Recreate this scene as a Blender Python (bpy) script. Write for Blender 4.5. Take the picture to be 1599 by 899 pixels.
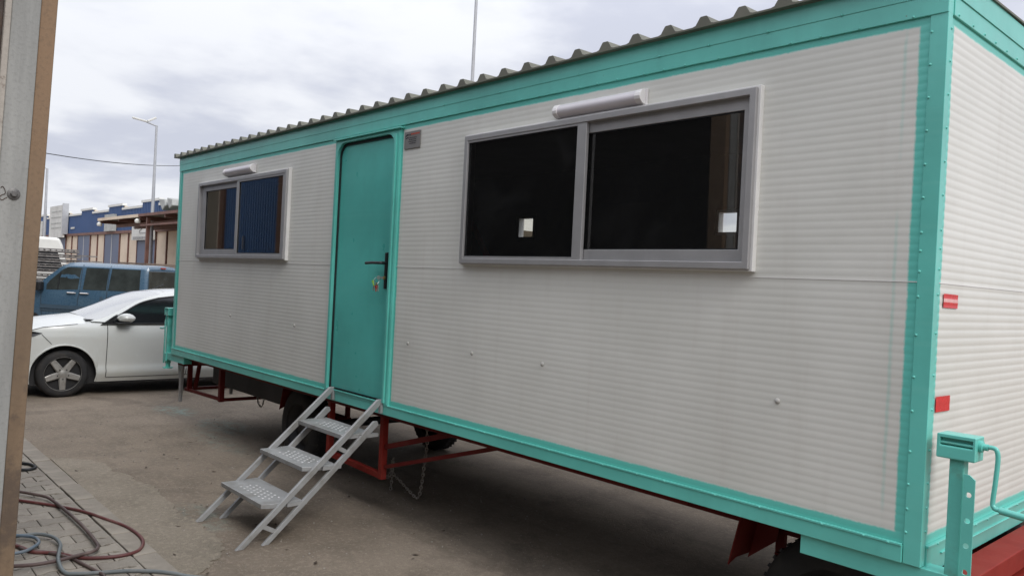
import bpy, math, random
from mathutils import Vector, Matrix
R = math.radians
random.seed(7)
scene = bpy.context.scene
for o in list(bpy.data.objects): bpy.data.objects.remove(o)
C = scene.collection

# ------------------------------------------------------------------ camera
cam_d = bpy.data.cameras.new('camera'); cam = bpy.data.objects.new('camera', cam_d); C.objects.link(cam)
YAW, PITCH, ROLL, FPX = 2.40653, -0.00371, 0.05040, 1219.5
fw = Vector((math.cos(YAW)*math.cos(PITCH), math.sin(YAW)*math.cos(PITCH), math.sin(PITCH)))
rt = Vector((math.sin(YAW), -math.cos(YAW), 0)); up = rt.cross(fw)
r2 = rt*math.cos(ROLL)+up*math.sin(ROLL); u2 = -rt*math.sin(ROLL)+up*math.cos(ROLL)
cam.matrix_world = Matrix(((r2.x, u2.x, -fw.x, 1.1779), (r2.y, u2.y, -fw.y, -3.3222), (r2.z, u2.z, -fw.z, 1.8799), (0, 0, 0, 1)))
cam_d.sensor_width = 36; cam_d.lens = FPX/1599*36; cam_d.clip_end = 2000; cam_d.clip_start = .05
scene.camera = cam

# ------------------------------------------------------------------ sky and light
SUN_EL, SUN_AZ = 42, -5            # azimuth measured from +X towards +Y
W = bpy.data.worlds.new('World'); scene.world = W; W.use_nodes = True
def nd(t, ty, **k):
    n = t.nodes.new(ty)
    for a, b in k.items(): setattr(n, a, b)
    return n
def mathn(t, op, a, b=None, clamp=False):
    n = nd(t, 'ShaderNodeMath', operation=op); n.use_clamp = clamp
    for i, v in enumerate((a, b)):
        if v is None: continue
        if isinstance(v, (int, float)): n.inputs[i].default_value = v
        else: t.links.new(v, n.inputs[i])
    return n.outputs[0]
def mixc(t, f, a, b, mode='MIX'):
    n = nd(t, 'ShaderNodeMix', data_type='RGBA', blend_type=mode)
    for i, v in ((0, f), (6, a), (7, b)):
        if isinstance(v, (int, float)): n.inputs[i].default_value = v
        elif isinstance(v, tuple): n.inputs[i].default_value = (*v[:3], 1)
        else: t.links.new(v, n.inputs[i])
    return n.outputs[2]
def step(t, v, e0, e1):
    n = nd(t, 'ShaderNodeMapRange', interpolation_type='SMOOTHSTEP')
    t.links.new(v, n.inputs[0]); n.inputs[1].default_value = e0; n.inputs[2].default_value = e1
    return n.outputs[0]
def noise(t, vec, scale, detail=4, rough=.55, dist=0):
    n = nd(t, 'ShaderNodeTexNoise'); n.inputs['Scale'].default_value = scale
    n.inputs['Detail'].default_value = detail; n.inputs['Roughness'].default_value = rough; n.inputs['Distortion'].default_value = dist
    if vec is not None: t.links.new(vec, n.inputs['Vector'])
    return n.outputs[0]
t = W.node_tree; t.nodes.clear()
bg = nd(t, 'ShaderNodeBackground'); wo = nd(t, 'ShaderNodeOutputWorld'); t.links.new(bg.outputs[0], wo.inputs[0])
sky = nd(t, 'ShaderNodeTexSky', sky_type='NISHITA'); sky.sun_disc = False
sky.sun_elevation = R(SUN_EL); sky.sun_rotation = R(90-SUN_AZ); sky.air_density = 1; sky.dust_density = 3
tc = nd(t, 'ShaderNodeTexCoord'); sp = nd(t, 'ShaderNodeSeparateXYZ'); t.links.new(tc.outputs['Generated'], sp.inputs[0])
den = mathn(t, 'ADD', mathn(t, 'ABSOLUTE', sp.outputs[2]), .16)
cb = nd(t, 'ShaderNodeCombineXYZ')
t.links.new(mathn(t, 'DIVIDE', sp.outputs[0], den), cb.inputs[0]); t.links.new(mathn(t, 'DIVIDE', sp.outputs[1], den), cb.inputs[1])
c1 = noise(t, cb.outputs[0], .85, 6, .52, .3); c2 = noise(t, cb.outputs[0], 2.6, 5, .5, .2)
cm = mathn(t, 'ADD', mathn(t, 'MULTIPLY', c1, .7), mathn(t, 'MULTIPLY', c2, .3))
ccol = mixc(t, step(t, cm, .42, .57), (5.75, 6.0, 6.95), (8.4, 8.55, 9.0))
grad = mathn(t, 'ADD', .96, mathn(t, 'MULTIPLY', step(t, sp.outputs[2], .15, 1.0), 1.05))   # overcast sky: brighter overhead
gn = nd(t, 'ShaderNodeVectorMath', operation='SCALE'); t.links.new(ccol, gn.inputs[0]); t.links.new(grad, gn.inputs[3])
t.links.new(mixc(t, .94, sky.outputs[0], gn.outputs[0]), bg.inputs[0]); bg.inputs[1].default_value = .1

sd = bpy.data.lights.new('sun', 'SUN'); so = bpy.data.objects.new('sun', sd); C.objects.link(so)
sd.energy = 1.5; sd.angle = R(24); sd.color = (1, .97, .93)
dv = Vector((math.cos(R(SUN_AZ))*math.cos(R(SUN_EL)), math.sin(R(SUN_AZ))*math.cos(R(SUN_EL)), math.sin(R(SUN_EL))))
so.rotation_euler = dv.to_track_quat('Z', 'Y').to_euler(); so.location = (12, 5, 20)
vs = scene.view_settings; vs.view_transform = 'Standard'; vs.look = 'None'; vs.exposure = 0.2; vs.gamma = 1; vs.use_curve_mapping = False
scene.render.resolution_x = 1024; scene.render.resolution_y = 575
try:
    scene.cycles.max_bounces = 8; scene.cycles.transparent_max_bounces = 12; scene.cycles.caustics_reflective = False; scene.cycles.caustics_refractive = False
except Exception: pass

# ------------------------------------------------------------------ materials
M = {}
def newmat(name):
    m = bpy.data.materials.new(name); m.use_nodes = True; t = m.node_tree
    b = t.nodes['Principled BSDF']; M[name] = m
    tcn = nd(t, 'ShaderNodeTexCoord')
    return m, t, b, tcn.outputs['Object']
def bumpn(t, b, h, strength=.3, dist=.01):
    n = nd(t, 'ShaderNodeBump'); n.inputs['Strength'].default_value = strength; n.inputs['Distance'].default_value = dist
    t.links.new(h, n.inputs['Height']); t.links.new(n.outputs[0], b.inputs['Normal'])
def pmat(name, col, rough=.5, metal=0, var=.12, vs=4, dirt=None, dscale=3, damt=.5, bump=0, bscale=60, spec=.5, coat=0, stretch=None):
    m, t, b, oc = newmat(name)
    if stretch:
        mp = nd(t, 'ShaderNodeMapping'); mp.inputs['Scale'].default_value = stretch; t.links.new(oc, mp.inputs[0]); oc2 = mp.outputs[0]
    else: oc2 = oc
    n1 = noise(t, oc2, vs, 5)
    c = mixc(t, step(t, n1, .3, .7), tuple(x*(1-var) for x in col), tuple(min(1, x*(1+var)) for x in col))
    if dirt:
        n2 = noise(t, oc2, dscale, 7, .65)
        f = mathn(t, 'MULTIPLY', step(t, n2, .45, .72), damt)
        c = mixc(t, f, c, dirt)
    t.links.new(c, b.inputs['Base Color'])
    n3 = noise(t, oc, 18, 4)
    t.links.new(mathn(t, 'ADD', rough-.07, mathn(t, 'MULTIPLY', n3, .14)), b.inputs['Roughness'])
    b.inputs['Metallic'].default_value = metal; b.inputs['Specular IOR Level'].default_value = spec
    b.inputs['Coat Weight'].default_value = coat
    if bump: bumpn(t, b, noise(t, oc, bscale, 4), bump, .004)
    return m
TEAL = (.13, .54, .465)
def tealmat(name, col, rough, chips):
    m, t, b, oc = newmat(name)
    mp = nd(t, 'ShaderNodeMapping'); mp.inputs['Scale'].default_value = (5, 5, .7); t.links.new(oc, mp.inputs[0])
    mp2 = nd(t, 'ShaderNodeMapping'); mp2.inputs['Scale'].default_value = (.5, .5, 30); t.links.new(oc, mp2.inputs[0])
    c = mixc(t, step(t, noise(t, oc, 1.1, 5, .6), .35, .68), tuple(x*.86 for x in col), tuple(x*1.08 for x in col))
    c = mixc(t, mathn(t, 'MULTIPLY', step(t, noise(t, mp.outputs[0], 1, 6, .65), .5, .72), .3), c, (col[0]*.75, col[1]*.74, col[2]*.76))
    c = mixc(t, mathn(t, 'MULTIPLY', step(t, noise(t, mp2.outputs[0], 1, 5, .6), .5, .75), .16), c, (col[0]*1.7, col[1]*1.12, col[2]*1.12))
    ch = step(t, noise(t, oc, 38, 6, .7), .70, .735)
    c = mixc(t, mathn(t, 'MULTIPLY', ch, chips), c, (.13, .085, .055))
    t.links.new(c, b.inputs['Base Color'])
    t.links.new(mathn(t, 'ADD', rough-.08, mathn(t, 'MULTIPLY', noise(t, oc, 9, 5), .18)), b.inputs['Roughness']); b.inputs['Coat Weight'].default_value = .3; b.inputs['Coat Roughness'].default_value = .2
    bumpn(t, b, mathn(t, 'ADD', noise(t, oc, 2.6, 3), mathn(t, 'MULTIPLY', noise(t, oc, 60, 4), .05)), .35, .012)
tealmat('teal', TEAL, .34, .7)
tealmat('teal_door', (.10, .49, .43), .3, .0)
pmat('teal_worn', TEAL, .42, var=.12, vs=6, dirt=(.12, .16, .09), dscale=7, damt=.55, bump=.2)
pmat('aluminium', (.385, .38, .38), .38, metal=.35, var=.05, vs=8)
pmat('white_trim', (.72, .71, .69), .4, var=.05)
pmat('lamp_plastic', (.62, .59, .62), .35, var=.03)
pmat('lamp_cap', (.72, .70, .70), .4, var=.03)
pmat('rubber', (.012, .013, .015), .6, var=.2)
pmat('black_plastic', (.015, .016, .018), .4, var=.2)
pmat('tyre', (.016, .016, .017), .8, var=.3, dirt=(.07, .06, .05), dscale=9, damt=.4, bump=.3)
pmat('red_steel', (.13, .012, .010), .6, spec=.2, var=.2, vs=5, dirt=(.09, .03, .02), dscale=5, damt=.6, bump=.15)
pmat('red_drawbar', (.25, .022, .015), .6, spec=.2, var=.15, vs=5, dirt=(.16, .04, .03), dscale=5, damt=.5, bump=.15)
pmat('step_grey', (.33, .335, .335), .42, metal=.15, var=.08, vs=7, dirt=(.17, .155, .13), dscale=6, damt=.6)
pmat('step_dimple', (.5, .5, .5), .35, metal=.2, var=.05)
pmat('galvanised', (.42, .40, .35), .5, metal=.25, var=.12, vs=4, dirt=(.22, .2, .16), dscale=5, damt=.4)
pmat('roof_sheet', (.13, .13, .10), .55, metal=.1, var=.12, vs=3, dirt=(.2, .19, .15), dscale=4, damt=.45)
pmat('bolt_steel', (.13, .125, .12), .5, metal=.4, var=.3, vs=40)
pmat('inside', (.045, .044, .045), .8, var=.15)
pmat('wood', (.2, .085, .035), .6, var=.25, vs=3, stretch=(1, 1, .15))
pmat('dark_box', (.02, .02, .022), .6, var=.3)
pmat('chain', (.3, .27, .24), .5, metal=.3, var=.3, vs=40)
pmat('brass', (.45, .32, .12), .35, metal=.8, var=.1)
pmat('key_steel', (.6, .6, .58), .3, metal=.8, var=.1)
pmat('tag_green', (.35, .62, .08), .4, var=.05)
pmat('tag_red', (.4, .05, .03), .4, var=.05)
pmat('concrete_kerb', (.27, .24, .20), .9, var=.16, vs=3, dirt=(.19, .165, .14), dscale=5, damt=.6, bump=.5, bscale=90)
pmat('bedding', (.13, .11, .095), .95, var=.2, vs=8, bump=.5)
pmat('hose_red', (.115, .032, .03), .55, var=.25, vs=3, dirt=(.18, .13, .11), dscale=6, damt=.5)
pmat('hose_brown', (.085, .055, .05), .6, var=.25, vs=3, dirt=(.2, .15, .13), dscale=5, damt=.7)
pmat('hose_grey', (.135, .155, .16), .55, var=.2, vs=3, dirt=(.22, .2, .18), dscale=6, damt=.4)
pmat('hose_blue', (.10, .14, .18), .55, var=.2, vs=3, dirt=(.2, .19, .18), dscale=6, damt=.4)
pmat('car_white', (.60, .62, .60), .25, var=.02, vs=1, coat=.5, dirt=(.55, .54, .48), dscale=1.5, damt=.45)
pmat('van_blue', (.05, .105, .165), .28, var=.05, vs=1.5, coat=.5, dirt=(.11, .17, .21), dscale=2, damt=.4)
pmat('van_trim', (.05, .085, .12), .5, var=.08)
pmat('chrome', (.65, .65, .65), .2, metal=.9, var=.02)
pmat('wheel_silver', (.36, .35, .33), .4, metal=.5, var=.1, vs=9, dirt=(.14, .12, .10), dscale=8, damt=.55)
pmat('dark_metal', (.03, .03, .032), .5, metal=.4, var=.2)
pmat('clad_blue', (.04, .088, .215), .5, var=.07, vs=.3, dirt=(.05, .10, .22), dscale=.4, damt=.5)
pmat('shed_blue', (.065, .17, .37), .5, var=.06, vs=.5)
pmat('door_blue', (.10, .13, .21), .5, var=.08, vs=.5, dirt=(.13, .14, .18), dscale=.9, damt=.5)
pmat('cream', (.72, .60, .47), .75, var=.06, vs=.5, dirt=(.5, .4, .29), dscale=.8, damt=.5)
pmat('brown_steel', (.17, .08, .06), .6, var=.2, vs=2)
pmat('sign_white', (.66, .66, .63), .6, var=.07, vs=1.2, dirt=(.45, .45, .42), dscale=1.5, damt=.5)
pmat('sign_grey', (.42, .43, .41), .6, var=.12, vs=1.5, dirt=(.28, .28, .27), dscale=2, damt=.6)
pmat('print_grey', (.3, .3, .3), .6); pmat('print_dark', (.03, .03, .035), .5); pmat('print_red', (.42, .06, .03), .5)
pmat('plaque', (.25, .24, .23), .4, metal=.4, var=.1, vs=9)
pmat('pole_grey', (.42, .43, .45), .5, metal=.3, var=.06)
pmat('wire', (.03, .03, .03), .6)
pmat('mesh_grey', (.17, .16, .155), .7, var=.3, vs=6, dirt=(.33, .31, .29), dscale=9, damt=.6, bump=.4)
pmat('board_brown', (.17, .13, .105), .8, var=.2, vs=3)
pmat('roof_white', (.72, .72, .68), .5, var=.04)
pmat('olive', (.26, .22, .15), .7, var=.12, vs=1)
pmat('workshop_inside', (.10, .095, .09), .9, var=.2, vs=1)
pmat('concrete_floor', (.10, .09, .085), .9, var=.2, vs=1)
pmat('reflector_red', (.62, .012, .015), .28, var=.08, vs=25)
pmat('reflector_pale', (.75, .38, .36), .3, var=.08, vs=25)
pmat('stone', (.3, .27, .24), .9, var=.3, vs=20)
pmat('leaf_dry', (.07, .05, .035), .8, var=.3, vs=20)
pmat('rust_dark', (.06, .045, .038), .85, var=.4, vs=7, dirt=(.2, .11, .06), dscale=9, damt=.7, bump=.6)
def steelpaint(name, col, rust, z_rust, scale, top=None):
    m, t, b, oc = newmat(name)
    mp = nd(t, 'ShaderNodeMapping'); mp.inputs['Scale'].default_value = (6, 6, .55); t.links.new(oc, mp.inputs[0])
    n = noise(t, mp.outputs[0], 1.6, 6, .6); n2 = noise(t, oc, scale, 8, .7); n3 = noise(t, oc, 70, 5); n4 = noise(t, oc, 26, 7, .75)
    c = mixc(t, step(t, n, .3, .7), tuple(x*.82 for x in col), tuple(x*1.15 for x in col))
    sx = nd(t, 'ShaderNodeSeparateXYZ'); t.links.new(oc, sx.inputs[0])
    if top: c = mixc(t, mathn(t, 'MULTIPLY', step(t, mathn(t, 'ADD', sx.outputs[2], mathn(t, 'MULTIPLY', n2, .9)), 2.1, 3.3), .8), c, top)
    c = mixc(t, mathn(t, 'MULTIPLY', step(t, n3, .48, .7), .35), c, tuple(x*.62 for x in col))
    low = step(t, sx.outputs[2], z_rust+.6, z_rust-.4)       # splash and rust towards the ground line
    f = mathn(t, 'MULTIPLY', step(t, mathn(t, 'ADD', n2, mathn(t, 'MULTIPLY', low, .16)), .58, .70), .85)
    c = mixc(t, f, c, rust)
    c = mixc(t, step(t, n4, .69, .72), c, (.055, .035, .028)); t.links.new(c, b.inputs['Base Color']); b.inputs['Roughness'].default_value = .7
    bumpn(t, b, mathn(t, 'ADD', mathn(t, 'MULTIPLY', n2, .6), mathn(t, 'MULTIPLY', n3, .3)), .5, .006)
steelpaint('post_grey', (.29, .29, .275), (.15, .105, .075), .6, 3)
steelpaint('post_brown', (.19, .13, .08), (.085, .06, .043), 1.1, 2.5, (.235, .145, .08))
steelpaint('post_lip', (.42, .38, .33), (.09, .05, .035), 2.0, 7)

def glass(name, tint, ior=1.55, pale_veil=.012):
    m, t, b, oc = newmat(name); t.nodes.remove(b)
    tr = nd(t, 'ShaderNodeBsdfTransparent'); tr.inputs[0].default_value = (*tint, 1)
    gl = nd(t, 'ShaderNodeBsdfGlossy'); gl.inputs['Roughness'].default_value = .02
    fr = nd(t, 'ShaderNodeFresnel'); fr.inputs[0].default_value = ior
    mx = nd(t, 'ShaderNodeMixShader'); t.links.new(fr.outputs[0], mx.inputs[0]); t.links.new(tr.outputs[0], mx.inputs[1]); t.links.new(gl.outputs[0], mx.inputs[2])
    df = nd(t, 'ShaderNodeBsdfDiffuse'); df.inputs[0].default_value = (.5, .5, .5, 1)
    m2 = nd(t, 'ShaderNodeMixShader'); t.links.new(mx.outputs[0], m2.inputs[1]); t.links.new(df.outputs[0], m2.inputs[2])
    sm = mathn(t, 'ADD', .016, mathn(t, 'MULTIPLY', step(t, noise(t, oc, 2.3, 7, .65, .8), .48, .75), pale_veil)); t.links.new(sm, m2.inputs[0])  # pale diffuse veil mixed in to imitate faint reflections on the dark panes
    t.links.new(m2.outputs[0], t.nodes['Material Output'].inputs[0])
glass('window_glass', (.82, .84, .83), 2.05)
glass('back_glass', (.96, .95, .92), 1.3)
pmat('car_glass', (.012, .014, .016), .06, var=.1, spec=.7)
pmat('van_glass', (.035, .042, .04), .05, var=.3, vs=3, spec=.7)
pmat('windscreen', (.30, .31, .31), .12, var=.05, spec=1.0, coat=1.0)
pmat('screw_cap', (.40, .39, .365), .45, var=.05)

# ribbed cladding with its sprayed teal borders (cabin-local coordinates, metres)
CAB = Vector((-4.3, 1.2, 0))
def panelmat(name, front):
    m, t, b, oc = newmat(name)
    sx = nd(t, 'ShaderNodeSeparateXYZ'); t.links.new(oc, sx.inputs[0])
    wob = mathn(t, 'MULTIPLY', mathn(t, 'SUBTRACT', noise(t, oc, 6, 3), .5), .012)
    wob2 = mathn(t, 'MULTIPLY', mathn(t, 'SUBTRACT', noise(t, oc, 90, 3), .5), .008)
    wb = mathn(t, 'ADD', wob, wob2)
    x = mathn(t, 'ADD', sx.outputs[0], wb); y = mathn(t, 'ADD', sx.outputs[1], wb); z = mathn(t, 'ADD', sx.outputs[2], wb)
    e = .006
    ms = [step(t, z, 3.013-e, 3.013+e), step(t, z, .957+e, .957-e)]
    if front:
        ms += [step(t, x, -.105+4.3-e, -.105+4.3+e), step(t, x, -8.49+4.3+e, -8.49+4.3-e)]
        dx = mathn(t, 'ABSOLUTE', mathn(t, 'ADD', x, .0)); ms += [step(t, mathn(t, 'ABSOLUTE', mathn(t, 'ADD', x, -(-4.307+4.3))), .497+e, .497-e)]
        st = mathn(t, 'MULTIPLY', step(t, mathn(t, 'ABSOLUTE', mathn(t, 'ADD', x, -(-.158+4.3))), .012, .0), step(t, noise(t, oc, 3, 3), .4, .62))
        ms += [mathn(t, 'MULTIPLY', st, .28)]
    else:
        ms += [step(t, y, .082-1.2+e, .082-1.2-e), step(t, y, 2.3-1.2-e, 2.3-1.2+e)]
    f = ms[0]
    for k in ms[1:]: f = mathn(t, 'MAXIMUM', f, k)
    n = noise(t, oc, 1.6, 5)
    base = mixc(t, step(t, n, .3, .7), (.635, .632, .585), (.69, .686, .64))
    sc = nd(t, 'ShaderNodeMapping'); sc.inputs['Scale'].default_value = (9, 9, .8); t.links.new(oc, sc.inputs[0])
    base = mixc(t, mathn(t, 'MULTIPLY', step(t, noise(t, sc.outputs[0], 1, 6, .6), .5, .75), .18), base, (.5, .46, .41))
    col = mixc(t, f, base, TEAL); t.links.new(col, b.inputs['Base Color'])
    b.inputs['Roughness'].default_value = .34; b.inputs['Specular IOR Level'].default_value = .5
    bumpn(t, b, noise(t, oc, 2.2, 3), .45, .012)
panelmat('front_cladding', True); panelmat('end_cladding', False)

# yard ground
def groundmat(name, c0, c1, patch):
    m, t, b, oc = newmat(name)
    n1 = noise(t, oc, .35, 6, .6, .4); n2 = noise(t, oc, 2.4, 7, .65); n3 = noise(t, oc, 24, 6, .7); n4 = noise(t, oc, 130, 3)
    c = mixc(t, step(t, n1, .32, .68), c0, c1)
    c = mixc(t, mathn(t, 'MULTIPLY', step(t, n2, .42, .7), .5), c, tuple(x*.62 for x in c0))
    c = mixc(t, mathn(t, 'MULTIPLY', step(t, n3, .48, .66), .42), c, tuple(x*1.38 for x in c1))
    n5 = noise(t, oc, 55, 5, .75); c = mixc(t, mathn(t, 'MULTIPLY', step(t, n5, .56, .66), .55), c, tuple(x*.5 for x in c0))
    mpg = nd(t, 'ShaderNodeMapping'); mpg.inputs['Scale'].default_value = (.5, 5, 1); mpg.inputs['Rotation'].default_value = (0, 0, .12); t.links.new(oc, mpg.inputs[0])
    c = mixc(t, mathn(t, 'MULTIPLY', step(t, noise(t, mpg.outputs[0], 1.3, 7, .65, .3), .5, .7), .3), c, tuple(x*.68 for x in c0))
    vo = nd(t, 'ShaderNodeTexVoronoi'); vo.inputs['Scale'].default_value = 42; t.links.new(oc, vo.inputs['Vector'])
    c = mixc(t, mathn(t, 'MULTIPLY', step(t, vo.outputs[0], .20, .08), .5), c, (.42, .38, .33))
    c = mixc(t, mathn(t, 'MULTIPLY', step(t, n4, .55, .75), .5), c, (.08, .065, .055))
    if patch:   # dropped teal spray paint
        sx = nd(t, 'ShaderNodeSeparateXYZ'); t.links.new(oc, sx.inputs[0])
        for (px, py, rx, ry, a) in ((-9.4, .35, .5, .25, .45), (-8.1, .5, .6, .3, .35), (-1.55, 1.05, .28, .14, .8), (-4.75, -1.02, .45, .18, .22), (-7.3, .1, .9, .2, .2)):
            dx = mathn(t, 'DIVIDE', mathn(t, 'SUBTRACT', sx.outputs[0], px), rx); dy = mathn(t, 'DIVIDE', mathn(t, 'SUBTRACT', sx.outputs[1], py), ry)
            d = mathn(t, 'ADD', mathn(t, 'POWER', dx, 2), mathn(t, 'POWER', dy, 2))
            k = mathn(t, 'MULTIPLY', step(t, d, 1.3, .1), step(t, noise(t, oc, 9, 6, .7), .42, .62))
            c = mixc(t, mathn(t, 'MULTIPLY', k, a), c, (.22, .37, .34))
        k = step(t, noise(t, oc, .9, 5, .6, .6), .56, .66)      # damp dark stains
        c = mixc(t, mathn(t, 'MULTIPLY', k, .3), c, (.075, .058, .047))
    t.links.new(c, b.inputs['Base Color']); b.inputs['Roughness'].default_value = .88; b.inputs['Specular IOR Level'].default_value = .3
    bumpn(t, b, mathn(t, 'ADD', mathn(t, 'ADD', mathn(t, 'MULTIPLY', n3, .6), mathn(t, 'MULTIPLY', n5, .6)), mathn(t, 'MULTIPLY', n4, .4)), .8, .018)
groundmat('yard', (.205, .167, .128), (.272, .225, .176), True)
groundmat('apron', (.245, .21, .163), (.305, .262, .208), False)
def pavermat(name, col):
    m, t, b, oc = newmat(name)
    oi = nd(t, 'ShaderNodeObjectInfo'); ge = nd(t, 'ShaderNodeNewGeometry')
    n = noise(t, ge.outputs['Position'], 5, 6, .65); n2 = noise(t, ge.outputs['Position'], 70, 4)
    c = mixc(t, oi.outputs['Random'], tuple(x*.84 for x in col), tuple(x*1.14 for x in col))
    c = mixc(t, mathn(t, 'MULTIPLY', step(t, n, .42, .7), .5), c, (.17, .14, .12))
    c = mixc(t, mathn(t, 'MULTIPLY', step(t, n2, .52, .7), .35), c, (.36, .33, .29))
    t.links.new(c, b.inputs['Base Color']); b.inputs['Roughness'].default_value = .9
    bumpn(t, b, n2, .5, .006)
pavermat('paver_grey', (.265, .238, .20)); pavermat('paver_red', (.29, .185, .165))

# ------------------------------------------------------------------ mesh builder
class MB:
    def __init__(s): s.V = []; s.F = []; s.I = []
    def add(s, V, F, i=0):
        k = len(s.V); s.V += [tuple(v) for v in V]; s.F += [tuple(k+a for a in f) for f in F]; s.I += [i]*len(F); return s
    def box(s, x0, x1, y0, y1, z0, z1, i=0):
        V = [(x, y, z) for x in (x0, x1) for y in (y0, y1) for z in (z0, z1)]
        return s.add(V, [(0, 1, 3, 2), (4, 6, 7, 5), (0, 4, 5, 1), (2, 3, 7, 6), (0, 2, 6, 4), (1, 5, 7, 3)], i)
    def bar(s, a, b, w, h, upv=(0, 0, 1), i=0):
        a = Vector(a); b = Vector(b); d = (b-a).normalized()
        if abs(d.dot(Vector(upv).normalized())) > .99: upv = (0, 1, 0)
        sd_ = d.cross(Vector(upv)).normalized(); u = sd_.cross(d)
        V = []
        for p in (a, b):
            for (q, r) in ((-1, -1), (1, -1), (1, 1), (-1, 1)): V.append(p+sd_*w/2*q+u*h/2*r)
        return s.add(V, [(3, 2, 1, 0), (4, 5, 6, 7), (0, 1, 5, 4), (1, 2, 6, 5), (2, 3, 7, 6), (3, 0, 4, 7)], i)
    def tube(s, path, r, n=8, closed=False, i=0, rs=None):
        P = [Vector(p) for p in path]; N = len(P); V = []; F = []
        T = []
        for k in range(N):
            a = P[(k-1) % N] if (closed or k > 0) else P[k]; b = P[(k+1) % N] if (closed or k < N-1) else P[k]
            T.append((b-a).normalized())
        u = T[0].orthogonal().normalized()
        for k in range(N):
            u = (u-T[k]*u.dot(T[k])).normalized(); w = T[k].cross(u); rr = rs[k] if rs else r
            for j in range(n):
                a = 2*math.pi*j/n; V.append(P[k]+(u*math.cos(a)+w*math.sin(a))*rr)
        for k in range(N if closed else N-1):
            k2 = (k+1) % N
            for j in range(n): F.append((k*n+j, k*n+(j+1) % n, k2*n+(j+1) % n, k2*n+j))
        if not closed: F += [tuple(range(n-1, -1, -1)), tuple(range((N-1)*n, N*n))]
        return s.add(V, F, i)
    def prism(s, poly, d0, d1, fr, i=0):      # fr: function (a, b, d) -> point
        n = len(poly); V = [fr(a, b, d0) for a, b in poly]+[fr(a, b, d1) for a, b in poly]
        F = [tuple(range(n-1, -1, -1)), tuple(range(n, 2*n))]+[(k, (k+1) % n, n+(k+1) % n, n+k) for k in range(n)]
        return s.add(V, F, i)
    def ring(s, outer, inner, d0, d1, fr, i=0):   # plate with a hole; both loops same count
        n = len(outer); V = [fr(a, b, d) for d in (d0, d1) for L in (outer, inner) for a, b in L]
        F = []
        for k in range(n):
            j = (k+1) % n
            F += [(k, j, n+j, n+k), (2*n+k, 3*n+k, 3*n+j, 2*n+j), (k, 2*n+k, 2*n+j, j), (n+k, n+j, 3*n+j, 3*n+k)]
        return s.add(V, F, i)
    def lathe(s, prof, fr, n=24, i=0, caps=True):         # prof: (radius, height); fr(a, b, h) -> point
        V = []; F = []; m = len(prof)
        for (r, h) in prof:
            for j in range(n): V.append(fr(r*math.cos(2*math.pi*j/n), r*math.sin(2*math.pi*j/n), h))
        for k in range(m-1):
            for j in range(n): F.append((k*n+j, k*n+(j+1) % n, (k+1)*n+(j+1) % n, (k+1)*n+j))
        if caps and prof[0][0] > 1e-6: F.append(tuple(range(n-1, -1, -1)))
        if caps and prof[-1][0] > 1e-6: F.append(tuple(range((m-1)*n, m*n)))
        return s.add(V, F, i)
    def grid(s, rows, i=0):
        n = len(rows[0]); V = [p for r in rows for p in r]
        F = [(a*n+b, a*n+b+1, (a+1)*n+b+1, (a+1)*n+b) for a in range(len(rows)-1) for b in range(n-1)]
        return s.add(V, F, i)
    def build(s, name, mats, parent=None, world=True, smooth=None, bevel=0, kind=None, label=None):
        off = Vector((0, 0, 0))
        if parent is not None and world:
            rt_ = parent
            while rt_.parent: rt_ = rt_.parent
            off = rt_.location
        me = bpy.data.meshes.new(name); me.from_pydata([tuple(Vector(v)-off) for v in s.V], [], s.F)
        if not isinstance(mats, (list, tuple)): mats = [mats]
        for m_ in mats: me.materials.append(M[m_])
        if len(mats) > 1: me.polygons.foreach_set('material_index', s.I)
        me.update()
        import bmesh
        bm = bmesh.new(); bm.from_mesh(me); bmesh.ops.recalc_face_normals(bm, faces=bm.faces); bm.to_mesh(me); bm.free()
        if smooth is not None:
            me.polygons.foreach_set('use_smooth', [True]*len(me.polygons)); me.set_sharp_from_angle(angle=R(smooth))
        o = bpy.data.objects.new(name, me); C.objects.link(o)
        if parent is not None: o.parent = parent
        if bevel:
            bv = o.modifiers.new('bevel', 'BEVEL'); bv.width = bevel; bv.segments = 2; bv.limit_method = 'ANGLE'; bv.angle_limit = R(40)
        if kind: o['kind'] = kind
        if label: o['label'] = label
        return o
def tag(o, label, cat, group=None):
    o['label'] = label; o['category'] = cat
    if group: o['group'] = group
    return o
def thing(name, label, cat, loc=(0, 0, 0), rot=(0, 0, 0), group=None):
    o = bpy.data.objects.new(name, None); C.objects.link(o); o.location = loc; o.rotation_euler = rot; o.empty_display_size = .2
    return tag(o, label, cat, group)
def part(name, mat, parent, *a, bevel=0, world=True): return MB().box(*a).build(name, mat, parent, bevel=bevel, world=world)
FX = lambda x0: (lambda a, b, d: (x0+d, a, b))       # plane facing x: (y, z)
FY = lambda y0: (lambda a, b, d: (a, y0+d, b))       # plane facing y: (x, z)
FZ = lambda z0: (lambda a, b, d: (a, b, z0+d))
def circle(cx, cy, r, n): return [(cx+r*math.cos(2*math.pi*k/n), cy+r*math.sin(2*math.pi*k/n)) for k in range(n)]
def curve(pts, sub=8, closed=False):
    P = [Vector(p) for p in pts]; n = len(P); out = []
    for k in range(n if closed else n-1):
        a = P[(k-1) % n] if (closed or k > 0) else P[k]*2-P[k+1]; b = P[k]; c = P[(k+1) % n]; d = P[(k+2) % n] if (closed or k < n-2) else P[k+1]*2-P[k]
        for j in range(sub):
            u = j/sub; out.append(.5*((2*b)+(c-a)*u+(2*a-5*b+4*c-d)*u*u+(3*b-a-3*c+d)*u**3))
    if not closed: out.append(P[-1])
    return out

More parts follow.
